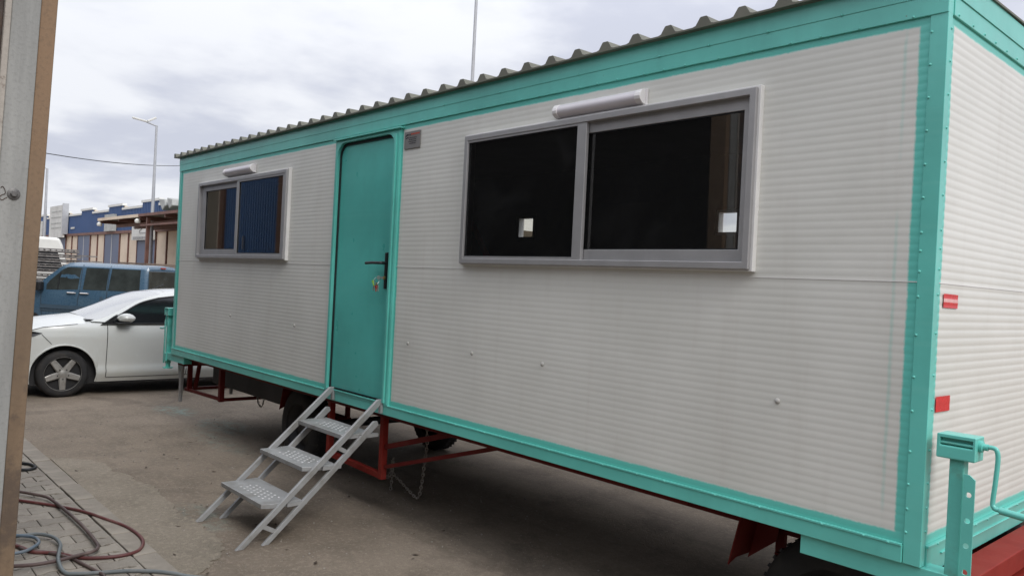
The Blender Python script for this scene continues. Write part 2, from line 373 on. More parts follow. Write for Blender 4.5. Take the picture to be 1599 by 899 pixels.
def pane(x0, x1, y, z0, z1, mat, parent):      # one sheet of glass, facing -y
    o = MB().add([(x0, y, z0), (x1, y, z0), (x1, y, z1), (x0, y, z1)], [(0, 1, 2, 3)]).build('pane', mat, parent)
    if o.data.polygons[0].normal.y > 0: o.data.flip_normals()
    return o
# ------------------------------------------------------------------ ground
bm_ = MB(); bm_.add([(-500, -400, 0), (300, -400, 0), (300, 400, 0), (-500, 400, 0)], [(0, 1, 2, 3)])
g = bm_.build('ground', 'yard'); g['kind'] = 'structure'
ap = [(-7.25, -1.53), (-7.22, -1.44), (-7.05, -1.27), (-6.82, -1.16), (-6.5, -1.19), (-6.25, -1.10), (-6.08, -1.13), (-5.8, -1.05), (-5.56, -1.08), (-5.2, -1.09), (-4.93, -1.145), (-4.7, -1.09), (-4.48, -1.116),
      (-4.2, -1.10), (-4.03, -1.158), (-3.9, -1.20), (-3.78, -1.32), (-3.70, -1.38), (-3.62, -1.48), (-3.60, -1.56)]
apj = []
for k in range(len(ap)-1):
    for j in range(6):
        u = j/6; w = .018 if 0 < k < len(ap)-2 else 0
        apj.append((ap[k][0]*(1-u)+ap[k+1][0]*u+random.uniform(-w, w), ap[k][1]*(1-u)+ap[k+1][1]*u+random.uniform(-w, w)))
apj.append(ap[-1])
a_ = MB(); a_.prism(apj, -.02, .007, FZ(0)); a_ = a_.build('concrete_apron', 'apron'); a_['kind'] = 'structure'

pav = MB().box(-9.2, 1.5, -2.76, -1.702, -.05, .006).build('pavement', 'bedding'); pav['kind'] = 'structure'
PL, PW = .216, .162
def paver_outline(l, w, d, g):
    top = []
    for u, s_ in ((-.5, 1), (-.32, 1), (-.18, -1), (.18, -1), (.32, 1), (.5, 1)): top.append((u*l, w/2+d*s_))
    poly = [(x+(.0028 if x < 0 else -.0028)*(abs(x) > l*.45), y-g) for x, y in top]
    poly += [(x, -y) for x, y in reversed(poly)]
    return poly
def paver_mesh(mat):
    P = paver_outline(PL, PW, .011, .0062); n = len(P); k = .93
    V = [(y, x, -.03) for x, y in P]+[(y, x, -.003) for x, y in P]+[(y*k, x*(1-(1-k)*.75), 0) for x, y in P]
    F = [(j, (j+1) % n, n+(j+1) % n, n+j) for j in range(n)]+[(n+j, n+(j+1) % n, 2*n+(j+1) % n, 2*n+j) for j in range(n)]
    F += [tuple(range(2*n, 3*n))]
    me = bpy.data.meshes.new('paver'); me.from_pydata(V, [], F); me.materials.append(M[mat]); me.update()
    import bmesh
    bm = bmesh.new(); bm.from_mesh(me); bmesh.ops.recalc_face_normals(bm, faces=bm.faces); bm.to_mesh(me); bm.free()
    return me
pm = {True: paver_mesh('paver_red'), False: paver_mesh('paver_grey')}
k = 0
x = -8.55
while x < -1.9:
    y = -1.706-PL/2-(PL/2 if k % 2 else 0)
    while y > -2.72:
        o = bpy.data.objects.new('paver', pm[x < -7.35 and (k % 3 != 1)]); C.objects.link(o); o.parent = pav
        o.location = (x, y, .021+random.uniform(-.002, .002)); o.rotation_euler = (random.uniform(-.008, .008), random.uniform(-.008, .008), random.uniform(-.012, .012))
        y -= PL
    if k % 2:     # half stones fill the edge
        o = bpy.data.objects.new('paver', pm[False]); C.objects.link(o); o.parent = pav; o.scale = (.98, .48, 1); o.location = (x, -1.706-PL/4, .021)
    x += PW; k += 1
kerb_me = None
x = -9.1
while x < 1.4:
    if kerb_me is None:
        ko = MB().box(0, .492, -.072, .072, -.05, .0).build('kerb_stone', 'concrete_kerb', bevel=.005); kerb_me = ko.data
    else:
        ko = bpy.data.objects.new('kerb_stone', kerb_me); C.objects.link(ko)
        bv = ko.modifiers.new('bevel', 'BEVEL'); bv.width = .005; bv.segments = 2
    ko.parent = pav; ko.location = (x, -1.628+random.uniform(-.004, .004), .023+random.uniform(-.003, .003)); ko.rotation_euler = (0, 0, random.uniform(-.008, .008))
    x += .5
# loose grit and dry leaves on the yard
st = MB()
for k in range(1500):
    x = random.uniform(-9, -2.2); y = random.uniform(-1.5, 1.6) if random.random() < .75 else random.uniform(-2.6, -1.5)
    r = random.choice((.003, .004, .004, .005, .006, .009)); b = .021 if y < -1.55 else .004
    V = [(x+r*random.uniform(.6, 1.3)*a, y+r*random.uniform(.6, 1.3)*c, b+r*random.uniform(.5, .9)*e) for a, c, e in ((1, 0, 0), (0, 1, 0), (-1, 0, 0), (0, -1, 0), (0, 0, 1), (0, 0, -1))]
    st.add(V, [(0, 1, 4), (1, 2, 4), (2, 3, 4), (3, 0, 4), (1, 0, 5), (2, 1, 5), (3, 2, 5), (0, 3, 5)], 0)
for k in range(46):
    x = random.uniform(-8, -2.4); y = random.uniform(-1.5, 1.2); a = random.uniform(0, 6.3); l = random.uniform(.012, .035); w = l*.4; z = .006
    ca, sa = math.cos(a), math.sin(a)
    V = [(x+ca*p-sa*q, y+sa*p+ca*q, z+h) for p, q, h in ((-l, 0, .004), (0, w, .001), (l, 0, .008), (0, -w, .003))]
    st.add(V, [(0, 1, 2), (0, 2, 3)], 1)
so_ = st.build('yard_grit', ['stone', 'leaf_dry']); so_['kind'] = 'stuff'; so_['label'] = 'loose grit and dry leaf scraps scattered on the yard'; so_['category'] = 'grit'

# ------------------------------------------------------------------ the mobile cabin
ZB, ZT, LX, WY = .84, 3.24, 8.6, 2.4
cab = thing('mobile_cabin', 'long off-white ribbed cabin trailer with turquoise frame, door and two windows', 'cabin', CAB)
LAM, AMP = .0343, .00043
def wave(z): return AMP*(math.cos(2*math.pi*z/LAM)*.8+.2*math.cos(4*math.pi*z/LAM))
def ribbed(x0, x1, z0, z1, axis, base, nx=1):
    n = max(2, int((z1-z0)/LAM*8)); rows = []
    for k in range(n+1):
        z = z0+(z1-z0)*k/n; o = base+wave(z) if axis == 'y' else base-wave(z)*1.9
        rows.append([((x0+(x1-x0)*j/nx), o, z) if axis == 'y' else (o, x0+(x1-x0)*j/nx, z) for j in range(nx+1)])
    return rows
BW = (-3.0, -.808, 2.01, 2.868); SW = (-7.85, -5.65, 2.012, 2.852); SEAM = 1.975
def wall_with_hole(name, x0, x1, hole, mat):
    hx0, hx1, hz0, hz1 = hole; i = .025
    lo = MB(); lo.grid(ribbed(x0, x1, .86, SEAM, 'y', .006)); lo.build('lower_panel', mat, cab, smooth=60)
    u = MB(); u.grid(ribbed(x0, hx0+i, SEAM+.0005, 3.12, 'y', .005)); u.grid(ribbed(hx1-i, x1, SEAM+.0005, 3.12, 'y', .005))
    u.grid(ribbed(hx0+i, hx1-i, SEAM+.0005, hz0+i, 'y', .005)); u.grid(ribbed(hx0+i, hx1-i, hz1-i, 3.12, 'y', .005)); u.build('upper_panel', mat, cab, smooth=60)
    MB().box(x0, x1, 0.0035, .012, SEAM-.0015, SEAM+.0022).build('panel_seam', 'white_trim', cab)
wall_with_hole('l', -8.56, -4.79, SW, 'front_cladding'); wall_with_hole('r', -3.83, -.05, BW, 'front_cladding')
e = MB(); e.grid(ribbed(.05, 2.36, .86, SEAM-.001, 'x', -.006)); e.build('end_panel', 'end_cladding', cab, smooth=60)
e = MB(); e.grid(ribbed(.05, 2.36, SEAM+.0005, 3.12, 'x', -.005)); e.build('end_panel', 'end_cladding', cab, smooth=60)
MB().box(-.012, -.003, .06, 2.36, SEAM-.0015, SEAM+.0022).build('panel_seam', 'white_trim', cab)
# corner angles
def angle(name, cx, cy, sx, sy, w1, w2):
    t_ = .006; b = MB()
    poly = [(0, 0), (sx*w1, 0), (sx*w1, sy*t_), (sx*t_, sy*t_), (sx*t_, sy*w2), (0, sy*w2)]
    b.prism([(cx+a, cy+c) for a, c in poly], .80 if cx == 0 and False else ZB, 3.10, FZ(0)); return b.build(name, 'teal', cab, bevel=.002)
angle('corner_post', .0015, -.0015, -1, 1, .067, .048); angle('corner_post', -8.6015, -.0015, 1, 1, .067, .048)
angle('corner_post', .0015, 2.4015, -1, -1, .067, .048); angle('corner_post', -8.6015, 2.4015, 1, -1, .067, .048)
# fascia: lower strip, upper strip set proud of it
MB().box(-8.602, .002, -.006, .05, 3.048, 3.16).build('fascia_strip', 'teal', cab, bevel=.002)
MB().box(-8.604, .004, -.009, -.0065, 3.125, 3.222).build('fascia_board', 'teal', cab, bevel=.002)
MB().box(-.05, .0055, .052, 2.4, 3.048, 3.16).build('fascia_strip', 'teal', cab, bevel=.002)
MB().box(.006, .0105, .052, 2.4, 3.125, 3.225).build('fascia_board', 'teal', cab, bevel=.002)
MB().box(-8.602, -8.56, .052, 2.4, 3.048, 3.225).build('fascia_board', 'teal', cab)
# base rail
MB().box(-8.602, -.068, -.008, .06, ZB, .912).build('base_rail', 'teal', cab, bevel=.003)
MB().box(-8.6, -.07, -.013, .004, .908, .918).build('base_rail_lip', 'teal', cab, bevel=.002)
MB().box(-.06, .006, .05, 2.4, ZB-.04, .912).build('base_rail', 'teal', cab, bevel=.003)
MB().box(-.004, .012, .05, 2.39, .908, .918).build('base_rail_lip', 'teal', cab, bevel=.002)
MB().box(-.004, .014, .2, 2.39, .862, .868).build('base_rail_lip', 'teal', cab, bevel=.002)
MB().box(-8.602, -8.54, .06, 2.4, ZB, .95).build('base_rail', 'teal', cab)
# floor, ceiling, back wall with two small windows
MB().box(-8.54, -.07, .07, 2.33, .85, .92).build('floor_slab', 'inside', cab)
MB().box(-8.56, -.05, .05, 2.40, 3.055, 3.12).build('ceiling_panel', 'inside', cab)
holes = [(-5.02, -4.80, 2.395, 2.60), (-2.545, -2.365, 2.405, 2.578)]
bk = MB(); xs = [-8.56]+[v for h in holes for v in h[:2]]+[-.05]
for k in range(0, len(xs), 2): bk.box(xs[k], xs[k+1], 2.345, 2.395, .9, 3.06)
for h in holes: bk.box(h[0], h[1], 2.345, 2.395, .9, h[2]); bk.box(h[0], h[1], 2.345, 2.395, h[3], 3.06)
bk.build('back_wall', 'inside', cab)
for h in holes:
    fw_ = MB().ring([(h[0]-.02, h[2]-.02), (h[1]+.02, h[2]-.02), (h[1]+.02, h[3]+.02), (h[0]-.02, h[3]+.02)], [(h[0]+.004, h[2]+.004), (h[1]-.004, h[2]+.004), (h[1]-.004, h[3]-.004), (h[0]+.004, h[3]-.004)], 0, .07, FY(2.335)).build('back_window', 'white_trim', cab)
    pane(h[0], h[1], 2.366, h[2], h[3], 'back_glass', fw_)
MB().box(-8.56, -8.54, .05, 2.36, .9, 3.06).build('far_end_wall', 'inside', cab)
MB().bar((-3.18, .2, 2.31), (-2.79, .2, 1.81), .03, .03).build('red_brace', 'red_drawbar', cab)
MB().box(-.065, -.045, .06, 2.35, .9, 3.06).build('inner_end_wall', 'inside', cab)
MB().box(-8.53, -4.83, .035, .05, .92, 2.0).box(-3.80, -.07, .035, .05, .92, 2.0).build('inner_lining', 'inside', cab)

# door
def rrect(x0, x1, z0, z1, r, n=7, bottom=False):
    out = []
    for cx, cz, a0, rr in ((x1-r, z1-r, 0, r), (x0+r, z1-r, 90, r)):
        for k in range(n): a = R(a0+90*k/(n-1)); out.append((cx+rr*math.cos(a), cz+rr*math.sin(a)))
    for cx, cz, a0 in ((x0+.006, z0+.006, 180), (x1-.006, z0+.006, 270)):
        for k in range(n): a = R(a0+90*k/(n-1)); out.append((cx+.006*math.cos(a), cz+.006*math.sin(a)))
    return out
DX0, DX1, DZ0, DZ1 = -4.772, -3.898, .938, 3.0
door = MB(); door.prism(rrect(DX0+.016, DX1-.016, DZ0+.004, DZ1-.018, .095), 0, .035, FY(.022)); door = door.build('door', 'teal_door', cab, bevel=.004)
def outer_of(inner, X0, X1, Z0, Z1):      # square loop matched point for point to a rounded one (four runs of 7)
    out = []
    for q, (cx, cz) in enumerate(((X1, Z1), (X0, Z1), (X0, Z0), (X1, Z0))):
        run = inner[q*7:q*7+7]; s_, e_ = run[0], run[6]
        s0 = (cx, s_[1]) if q % 2 == 0 else (s_[0], cz); e0 = (e_[0], cz) if q % 2 == 0 else (cx, e_[1])
        for k in range(7):
            if k < 3: u = k/3; out.append((s0[0]*(1-u)+cx*u, s0[1]*(1-u)+cz*u))
            else: u = (k-3)/3; out.append((cx*(1-u)+e0[0]*u, cz*(1-u)+e0[1]*u))
    return out
inn = rrect(DX0, DX1, DZ0, DZ1, .11)
fo = MB(); fo.ring(outer_of(inn, -4.802, -3.828, .915, 3.022), inn, 0, .045, FY(-.014)); fo.build('door_frame', 'teal', cab)
gk = MB(); gk.ring(rrect(DX0+.001, DX1-.001, DZ0+.001, DZ1-.001, .11), rrect(DX0+.02, DX1-.02, DZ0+.006, DZ1-.022, .092), 0, .02, FY(.012)); gk.build('door_gasket', 'rubber', door)
MB().box(-3.893, -3.868, -.026, .0, .93, 2.985).build('door_jamb_angle', 'teal', cab, bevel=.002)
MB().box(-3.842, -3.836, -.018, .0, .92, 3.01).build('door_jamb_strip', 'teal', cab)
MB().box(-4.82, -3.80, -.034, .0, 3.024, 3.036).build('drip_ledge', 'teal', cab, bevel=.002)
MB().box(DX0+.01, DX1-.01, -.022, .03, .928, .938).build('door_sill', 'teal', cab, bevel=.002)
hb = MB().box(-3.985, -3.955, .0, .022, 1.80, 2.082).build('handle_plate', 'black_plastic', door, bevel=.004)
hl = MB(); hl.tube(curve([(-3.97, .0, 2.0), (-3.97, -.045, 2.0), (-4.0, -.055, 1.999), (-4.08, -.056, 2.0), (-4.17, -.052, 1.995)], 5), .012, 8, rs=None); hl.build('lever', 'black_plastic', hb, smooth=50)
MB().lathe([(.014, 0), (.014, -.012), (.0, -.012)], lambda a, b, d: (-3.97+a, .0+d, 1.885+b), 12).build('lock_cylinder', 'brass', hb, smooth=40)
keys = thing('key_bunch', 'bunch of keys with a green tag hanging from the cabin door lock', 'keys', (-3.972, -.02, 1.80))
kb = MB(); kb.box(-3.974, -3.970, -.05, -.012, 1.877, 1.893); kb.lathe([(.016, 0), (.016, .003)], lambda a, b, d: (-3.972+d, -.055+a, 1.885+b), 12); kb.build('lock_key', 'key_steel', keys)
kr = MB(); kr.tube([( -3.985+.0*math.sin(a), -.062+.022*math.cos(a)-.0, 1.862+.024*math.sin(a)) for a in [2*math.pi*k/14 for k in range(14)]], .0022, 5, closed=True); kr.build('key_ring', 'key_steel', keys)
for q, (mt, dx, dz, rot) in enumerate((('tag_green', -.035, -.012, .5), ('key_steel', -.028, -.045, -.25), ('tag_red', -.008, -.052, .1), ('key_steel', .008, -.05, .25), ('brass', -.018, -.03, .0))):
    ca, sa = math.cos(rot), math.sin(rot); P = [(.75*a, .75*b) for a, b in ((-.013, .022), (.013, .022), (.015, .0), (.008, -.01), (.007, -.04), (-.006, -.042), (-.008, -.01), (-.015, .0))]
    kk = MB(); kk.prism([(-3.985+dx+a*ca-b*sa, 1.86+dz+a*sa+b*ca) for a, b in P], 0, .004, FY(-.075+.006*q)); kk.build('key_tag' if 'tag' in mt else 'key', mt, keys)

# windows
def window(x0, x1, z0, z1, front_left, xm):
    w = .034
    o = MB(); o.ring([(x0, z0), (x1, z0), (x1, z1), (x0, z1)], [(x0+w, z0+w), (x1-w, z0+w), (x1-w, z1-w), (x0+w, z1-w)], 0, .075, FY(-.045)); o = o.build('window', 'aluminium', cab, bevel=.003)
    MB().ring([(x0-.012, z0-.010), (x1+.014, z0-.010), (x1+.014, z1+.012), (x0-.012, z1+.012)], [(x0+.001, z0+.001), (x1-.001, z0+.001), (x1-.001, z1-.001), (x0+.001, z1-.001)], 0, .032, FY(-.026)).build('outer_trim', 'white_trim', o, bevel=.002)
    def sash(a, b, yf, wz, wl, wr):
        s_ = MB(); A, B, Z0, Z1 = a, b, z0+w-.002, z1-w+.002
        s_.ring([(A, Z0), (B, Z0), (B, Z1), (A, Z1)], [(A+wl, Z0+wz), (B-wr, Z0+wz), (B-wr, Z1-wz), (A+wl, Z1-wz)], 0, .024, FY(yf)); s_.build('sash', 'aluminium', o, bevel=.002)
        MB().ring([(A+wl-.001, Z0+wz-.001), (B-wr+.001, Z0+wz-.001), (B-wr+.001, Z1-wz+.001), (A+wl-.001, Z1-wz+.001)], [(A+wl+.006, Z0+wz+.006), (B-wr-.006, Z0+wz+.006), (B-wr-.006, Z1-wz-.006), (A+wl+.006, Z1-wz-.006)], 0, .012, FY(yf+.007)).build('seal', 'rubber', o)
        pane(A+wl-.001, B-wr+.001, yf+.012, Z0+wz-.001, Z1-wz+.001, 'window_glass', o)
    if front_left: sash(x0+w-.002, xm+.033, -.040, .016, .008, .072); sash(xm-.02, x1-w+.002, -.012, .062, .03, .045)
    else: sash(xm-.012, x1-w+.002, -.040, .02, .06, .045); sash(x0+w-.002, xm+.03, -.012, .062, .12, .02)
    return o
window(*BW, True, -1.918); window(*SW, False, -6.775)
# wall lamps
def wall_lamp(x0, x1, zc, h):
    prof = [(.0, -h/2), (.022, -h/2), (.04, -h*.42), (.058, -h*.2), (.062, 0), (.058, h*.2), (.045, h*.42), (.03, h/2), (.0, h/2)]
    fr = lambda a, b, d: (x0+d, .004-a, zc+b)
    L = x1-x0
    b = MB(); b.box(x0-.004, x1+.008, -.012, .004, zc-h/2-.006, zc+h/2+.006); b = b.build('wall_lamp', 'lamp_cap', cab, bevel=.003)
    MB().prism(prof, .035, L-.04, fr).build('diffuser', 'lamp_plastic', b, smooth=45)
    pc = [(a*1.06+.001, c*1.04) for a, c in prof]
    MB().prism(pc, 0, .036, fr).build('end_cap', 'lamp_cap', b, bevel=.003); MB().prism(pc, L-.041, L, fr).build('end_cap', 'lamp_cap', b, bevel=.003)
wall_lamp(-2.155, -1.492, 2.925, .078); wall_lamp(-7.13, -6.43, 2.925, .078)
# maker's plate
pl = MB().box(-3.787, -3.585, -.004, .004, 2.862, 2.988).build('maker_plate', 'plaque', cab, label='small grey maker plate with red heading beside the door')
pr = MB(); FYp = FY(-.0052)
pr.prism([(-3.775, 2.955), (-3.755, 2.972), (-3.728, 2.968), (-3.735, 2.958), (-3.755, 2.957), (-3.772, 2.947)], 0, .001, FYp); pr.prism([(-3.772, 2.94), (-3.74, 2.95), (-3.735, 2.943), (-3.765, 2.933)], 0, .001, FYp)
pr.box(-3.722, -3.708, -.0052, -.0042, 2.958, 2.97)
for k, (a, b) in enumerate(((-3.735, -3.625), (-3.725, -3.635), (-3.73, -3.63), (-3.72, -3.64))):
    z = 2.94-.014*k; xx = a
    while xx < b: l = random.uniform(.008, .02); pr.box(xx, min(b, xx+l), -.0052, -.0042, z-.003, z+.003); xx += l+.005
pr.build('plate_print', 'print_dark', pl)
pr = MB(); xx = -3.702
while xx < -3.60: l = random.uniform(.01, .018); pr.box(xx, xx+l, -.0052, -.0042, 2.961, 2.973); xx += l+.004
pr.build('plate_heading', 'print_red', pl)
# panel fixings and rivets
for sx in (-3.622, -2.87, -2.194, -.648, -6.896, -5.44):
    MB().lathe([(.0001, -.005), (.005, -.0045), (.009, -.002), (.013, .002), (.014, .008)], lambda a, b, d: (sx+a, d+.0, 1.41+b), 12).build('panel_screw', 'screw_cap', cab, smooth=40)
rv = MB()
def rivet(fr, r=.0062, h=.005): rv.lathe([(r, 0), (r*.85, h*.6), (r*.45, h*.95), (.0001, h)], fr, 8)
fy = lambda x, z, y0: rivet(lambda a, b, d: (x+a, y0-d, z+b))
fx = lambda y, z, x0: rivet(lambda a, b, d: (x0+d, y+a, z+b))
for z in (2.98, 2.849, 2.716, 2.583, 2.448, 2.314, 2.174, 2.10, 2.017, 1.916, 1.761, 1.592, 1.455, 1.292, 1.16, 1.061, .967): fy(-.0585, z, -.001); fx(.037, z+.012, .001)
for x in (-1.413, -1.111, -.785, -.431, -2.0, -2.7, -3.3): fy(x, 3.128, -.0105)
x = -.131
while x > -8.5: fy(x, 3.054, -.0055); x -= random.uniform(.13, .22)
x = -.122
while x > -8.5:
    if not (-4.8 < x < -3.85): fy(x, .9125, -.0125)
    x -= random.choice((.10, .14, .18, .24, .3))
y = .1
while y < 2.3: fx(y, 3.06, .005); fx(y+.05, .913, .0115); y += random.uniform(.13, .2)
rv.build('rivets', 'teal', cab, smooth=50, kind='stuff')
# red and pale reflector tape on the end wall
for (y0, y1, zs) in ((.112, .274, ((1.877, 1.900, 'reflector_red'), (1.900, 1.914, 'reflector_pale'), (1.914, 1.934, 'reflector_red'))), (.085, .240, ((1.452, 1.515, 'reflector_red'),))):
    rp = None
    for (a, b, mt) in zs:
        rows = []
        for k in range(9):
            z = a+(b-a)*k/8; rows.append([(wave(z)*-1-.0015+.0005, y0+random.uniform(-.001, .001), z), (wave(z)*-1-.001, y1+random.uniform(-.001, .001), z-.002)])
        q = MB(); q.grid(rows); q = q.build('reflector_tape', mt, cab, smooth=60)
# roof sheet
PER, RX0, RX1 = .2155, -8.70, .035
prof = []
k = -1
while True:
    xc = -8.663+PER*k
    for dx, h in ((-.062, 0), (-.045, .005), (-.022, .040), (-.016, .044), (.016, .044), (.022, .040), (.045, .005), (.062, 0)):
        if RX0 <= xc+dx <= RX1: prof.append((xc+dx, h))
    k += 1
    if xc > RX1: break
ys = (-.05, 1.2, 2.46)          # insulated sheet: ribs filled, 12 mm core
rs_ = MB(); n = len(prof); m_ = len(ys)
rs_.V = [(x, y, 3.222+h+.02*min(y, 2.4-y)) for y in ys for x, h in prof]+[(x, y, 3.213+.02*min(y, 2.4-y)) for y in ys for x, h in prof]; o_ = n*m_
for a in range(m_-1):
    for b in range(n-1):
        q = (a*n+b, a*n+b+1, (a+1)*n+b+1, (a+1)*n+b); rs_.F += [q, tuple(o_+i for i in reversed(q))]
for b in range(n-1): rs_.F += [(b, o_+b, o_+b+1, b+1), ((m_-1)*n+b, (m_-1)*n+b+1, o_+(m_-1)*n+b+1, o_+(m_-1)*n+b)]
for a in range(m_-1): rs_.F += [(a*n, (a+1)*n, o_+(a+1)*n, o_+a*n), (a*n+n-1, o_+a*n+n-1, o_+(a+1)*n+n-1, (a+1)*n+n-1)]
rs_.I = [0]*len(rs_.F); rs_.build('roof_sheet', 'roof_sheet', cab)
MB().box(-8.58, -.02, .05, 2.4, 3.17, 3.2085).build('roof_batten', 'dark_box', cab)

# chassis under the cabin
MB().box(-8.45, -1.16, .09, .15, .79, .839).build('side_rail', 'red_steel', cab, bevel=.003)
MB().box(-8.45, -.3, .55, .65, .64, .835).build('chassis_beam', 'red_steel', cab, bevel=.004)
MB().box(-8.45, -.3, 1.75, 1.85, .64, .835).build('chassis_beam', 'red_steel', cab, bevel=.004)
for x in (-8.3, -7.1, -5.1, -3.6, -2.2, -1.3, -.2): MB().box(x-.04, x+.04, .6, 2.2, .70, .836).build('cross_beam', 'red_steel', cab)
def wheel(cx, cy, side, r=.38, wd=.2, name='wheel', parent=cab):
    fr = lambda a, b, d: (cx+a, cy+side*d, r+b)
    w_ = MB(); w_.lathe([(r*.60, .02), (r*.62, 0), (r*.80, -.004), (r*.94, .012), (r*.985, .03), (r, .055), (r, wd-.055), (r*.985, wd-.03), (r*.9, wd), (r*.6, wd)], fr, 36, caps=False)
    for k in range(44):
        a = 2*math.pi*k/44
        for d0 in (.03, .115):
            w_.bar(fr(r*1.0*math.cos(a), r*1.0*math.sin(a), d0), fr(r*1.0*math.cos(a+.05), r*1.0*math.sin(a+.05), d0+.055), .018, .012, upv=(math.cos(a), 0, math.sin(a)))
    w_ = w_.build(name, 'tyre', parent, smooth=35)
    MB().lathe([(.0001, .05), (r*.2, .045), (r*.25, .075), (r*.5, .085), (r*.58, .03), (r*.615, .015), (r*.615, .17)], fr, 28, caps=False).build('rim', 'dark_metal', w_, smooth=35)
    return w_
for cx in (-.48, -5.863): wheel(cx, .30, 1); wheel(cx, 2.10, -1)
for cx in (-.48, -5.863):
    MB().tube([(cx, .4, .38), (cx, 2.0, .38)], .045, 10).build('axle', 'dark_metal', cab, smooth=40)
    for y in (.6, 1.8):
        sp_ = MB()
        for j in range(5): sp_.bar((cx-.45+.07*j, y, .52-.016*j), (cx+.45-.07*j, y, .52-.016*j), .06, .012)
        sp_.bar((cx-.43, y, .52), (cx-.43, y, .66), .05, .03); sp_.bar((cx+.43, y, .52), (cx+.43, y, .66), .05, .03)
        sp_.build('leaf_spring', 'red_steel', cab)
# mudguards of folded red sheet
def mudguard(x0, x1, y0, y1, z0, z1, lean):
    b = MB(); b.prism([(y0, z1), (y1, z1), (y1, z0+.03), (y0+.06, z0+.03), (y0, z0)], -.004, .004, lambda a, c, d: (x0+d+(x1-x0)*(z1-c)/(z1-z0), a, c))
    b.prism([(x0, z1), (x0+.16, z1), (x0+.10, z1-.10), (x1+.10+.06, z0+.13), (x1, z0)], 0, .006, FY(y1-.14)); b.build('mudguard', 'red_steel', cab, bevel=.001)
mudguard(-.955, -1.035, .29, .62, .485, .838, 0); mudguard(-6.15, -6.25, .29, .60, .50, .838, 0)
mudguard(-.955, -1.035, 1.85, 2.1, .485, .838, 0); mudguard(-6.15, -6.25, 1.85, 2.1, .50, .838, 0)
# carrier frame beside the door and the one at the far end
cf = MB(); T = .05
cf.bar((-4.93, .14, .80), (-4.93, .14, .305), T, T); cf.bar((-4.085, .14, .80), (-4.085, .14, .285), T, T)
cf.bar((-4.905, .14, .33), (-4.11, .14, .31), T*.9, T*.9); cf.build('carrier_frame', 'red_drawbar', cab, bevel=.003)
cb_ = MB(); cb_.bar((-4.06, .15, .545), (-3.2, .17, .80), .035, .04); cb_.build('carrier_brace', 'red_steel', cab, bevel=.002)
cb_ = MB(); cb_.bar((-4.06, .15, .385), (-2.68, .17, .80), .03, .03); cb_.build('carrier_brace', 'red_steel', cab, bevel=.002)
cf = MB(); cf.bar((-7.52, .2, .83), (-7.52, .2, .40), .055, .055); cf.bar((-7.545, .2, .425), (-8.62, .2, .40), .035, .035); cf.bar((-8.50, .2, .83), (-8.50, .2, .40), .05, .05)
cf.bar((-8.3, .25, .83), (-8.45, .25, .42), .04, .04); cf.bar((-7.52, .2, .42), (-7.52, .9, .42), .035, .035); cf.bar((-8.5, .2, .42), (-8.5, .9, .42), .035, .035); cf.build('carrier_frame', 'red_steel', cab, bevel=.003)
MB().bar((-8.45, .5, .60), (-7.55, .45, .545), .03, .03).bar((-7.9, .47, .57), (-7.9, .47, .42), .03, .03).build('cradle_bar', 'step_grey', cab)
MB().prism([(-8.72, .76), (-8.52, .76), (-8.56, .60), (-8.58, .25), (-8.63, .25), (-8.64, .5)], 0, .03, FY(.12)).build('prop_leg', 'step_grey', cab, bevel=.002)
MB().box(-8.35, -6.45, .42, 1.6, .50, .80).build('storage_box', 'dark_box', cab, bevel=.01)
MB().box(-8.65, -8.45, .1, .5, .70, .83).build('tail_beam', 'red_steel', cab, bevel=.003)
# chains
def chain(path, name, ll=.038):
    P = curve(path, 10); d = 0; pts = [P[0]]; b = MB()
    for q in range(1, len(P)):
        seg = (P[q]-P[q-1]).length; dirv = (P[q]-P[q-1]).normalized(); pos = 0
        while d+seg-pos >= ll*.72:
            stp = ll*.72-d; pos += stp; pts.append(P[q-1]+dirv*pos); d = 0
        d += seg-pos
    for q in range(len(pts)-1):
        a = pts[q]; dv_ = (pts[q+1]-pts[q]).normalized(); u = dv_.orthogonal().normalized(); w = dv_.cross(u); s_ = u if q % 2 else w
        c_ = (pts[q]+pts[q+1])/2
        b.tube([c_+dv_*ll*.5*math.cos(2*math.pi*j/8)+s_*ll*.27*math.sin(2*math.pi*j/8) for j in range(8)], ll*.12, 4, closed=True)
    return b.build(name, 'chain', cab)
chain([(-4.0, .5, .76), (-4.0, .5, .66), (-3.99, .5, .54), (-4.02, .5, .33), (-4.045, .5, .17), (-4.085, .5, .08), (-4.22, .5, .115), (-4.35, .5, .165), (-4.46, .5, .21), (-4.48, .5, .32)], 'hanging_chain')
chain([(-4.47, .5, .33), (-4.475, .5, .2), (-4.49, .5, .03)], 'hanging_chain'); chain([(-4.49, .52, .33), (-4.52, .5, .16), (-4.57, .5, .17)], 'hanging_chain')
chain([(-7.12, .45, .52), (-7.1, .45, .44), (-7.02, .45, .40), (-6.97, .45, .45), (-6.95, .45, .52)], 'hanging_chain', .035)
MB().box(-8.3, -2.4, .46, .54, .74, .80).build('hose_tray', 'dark_box', cab)
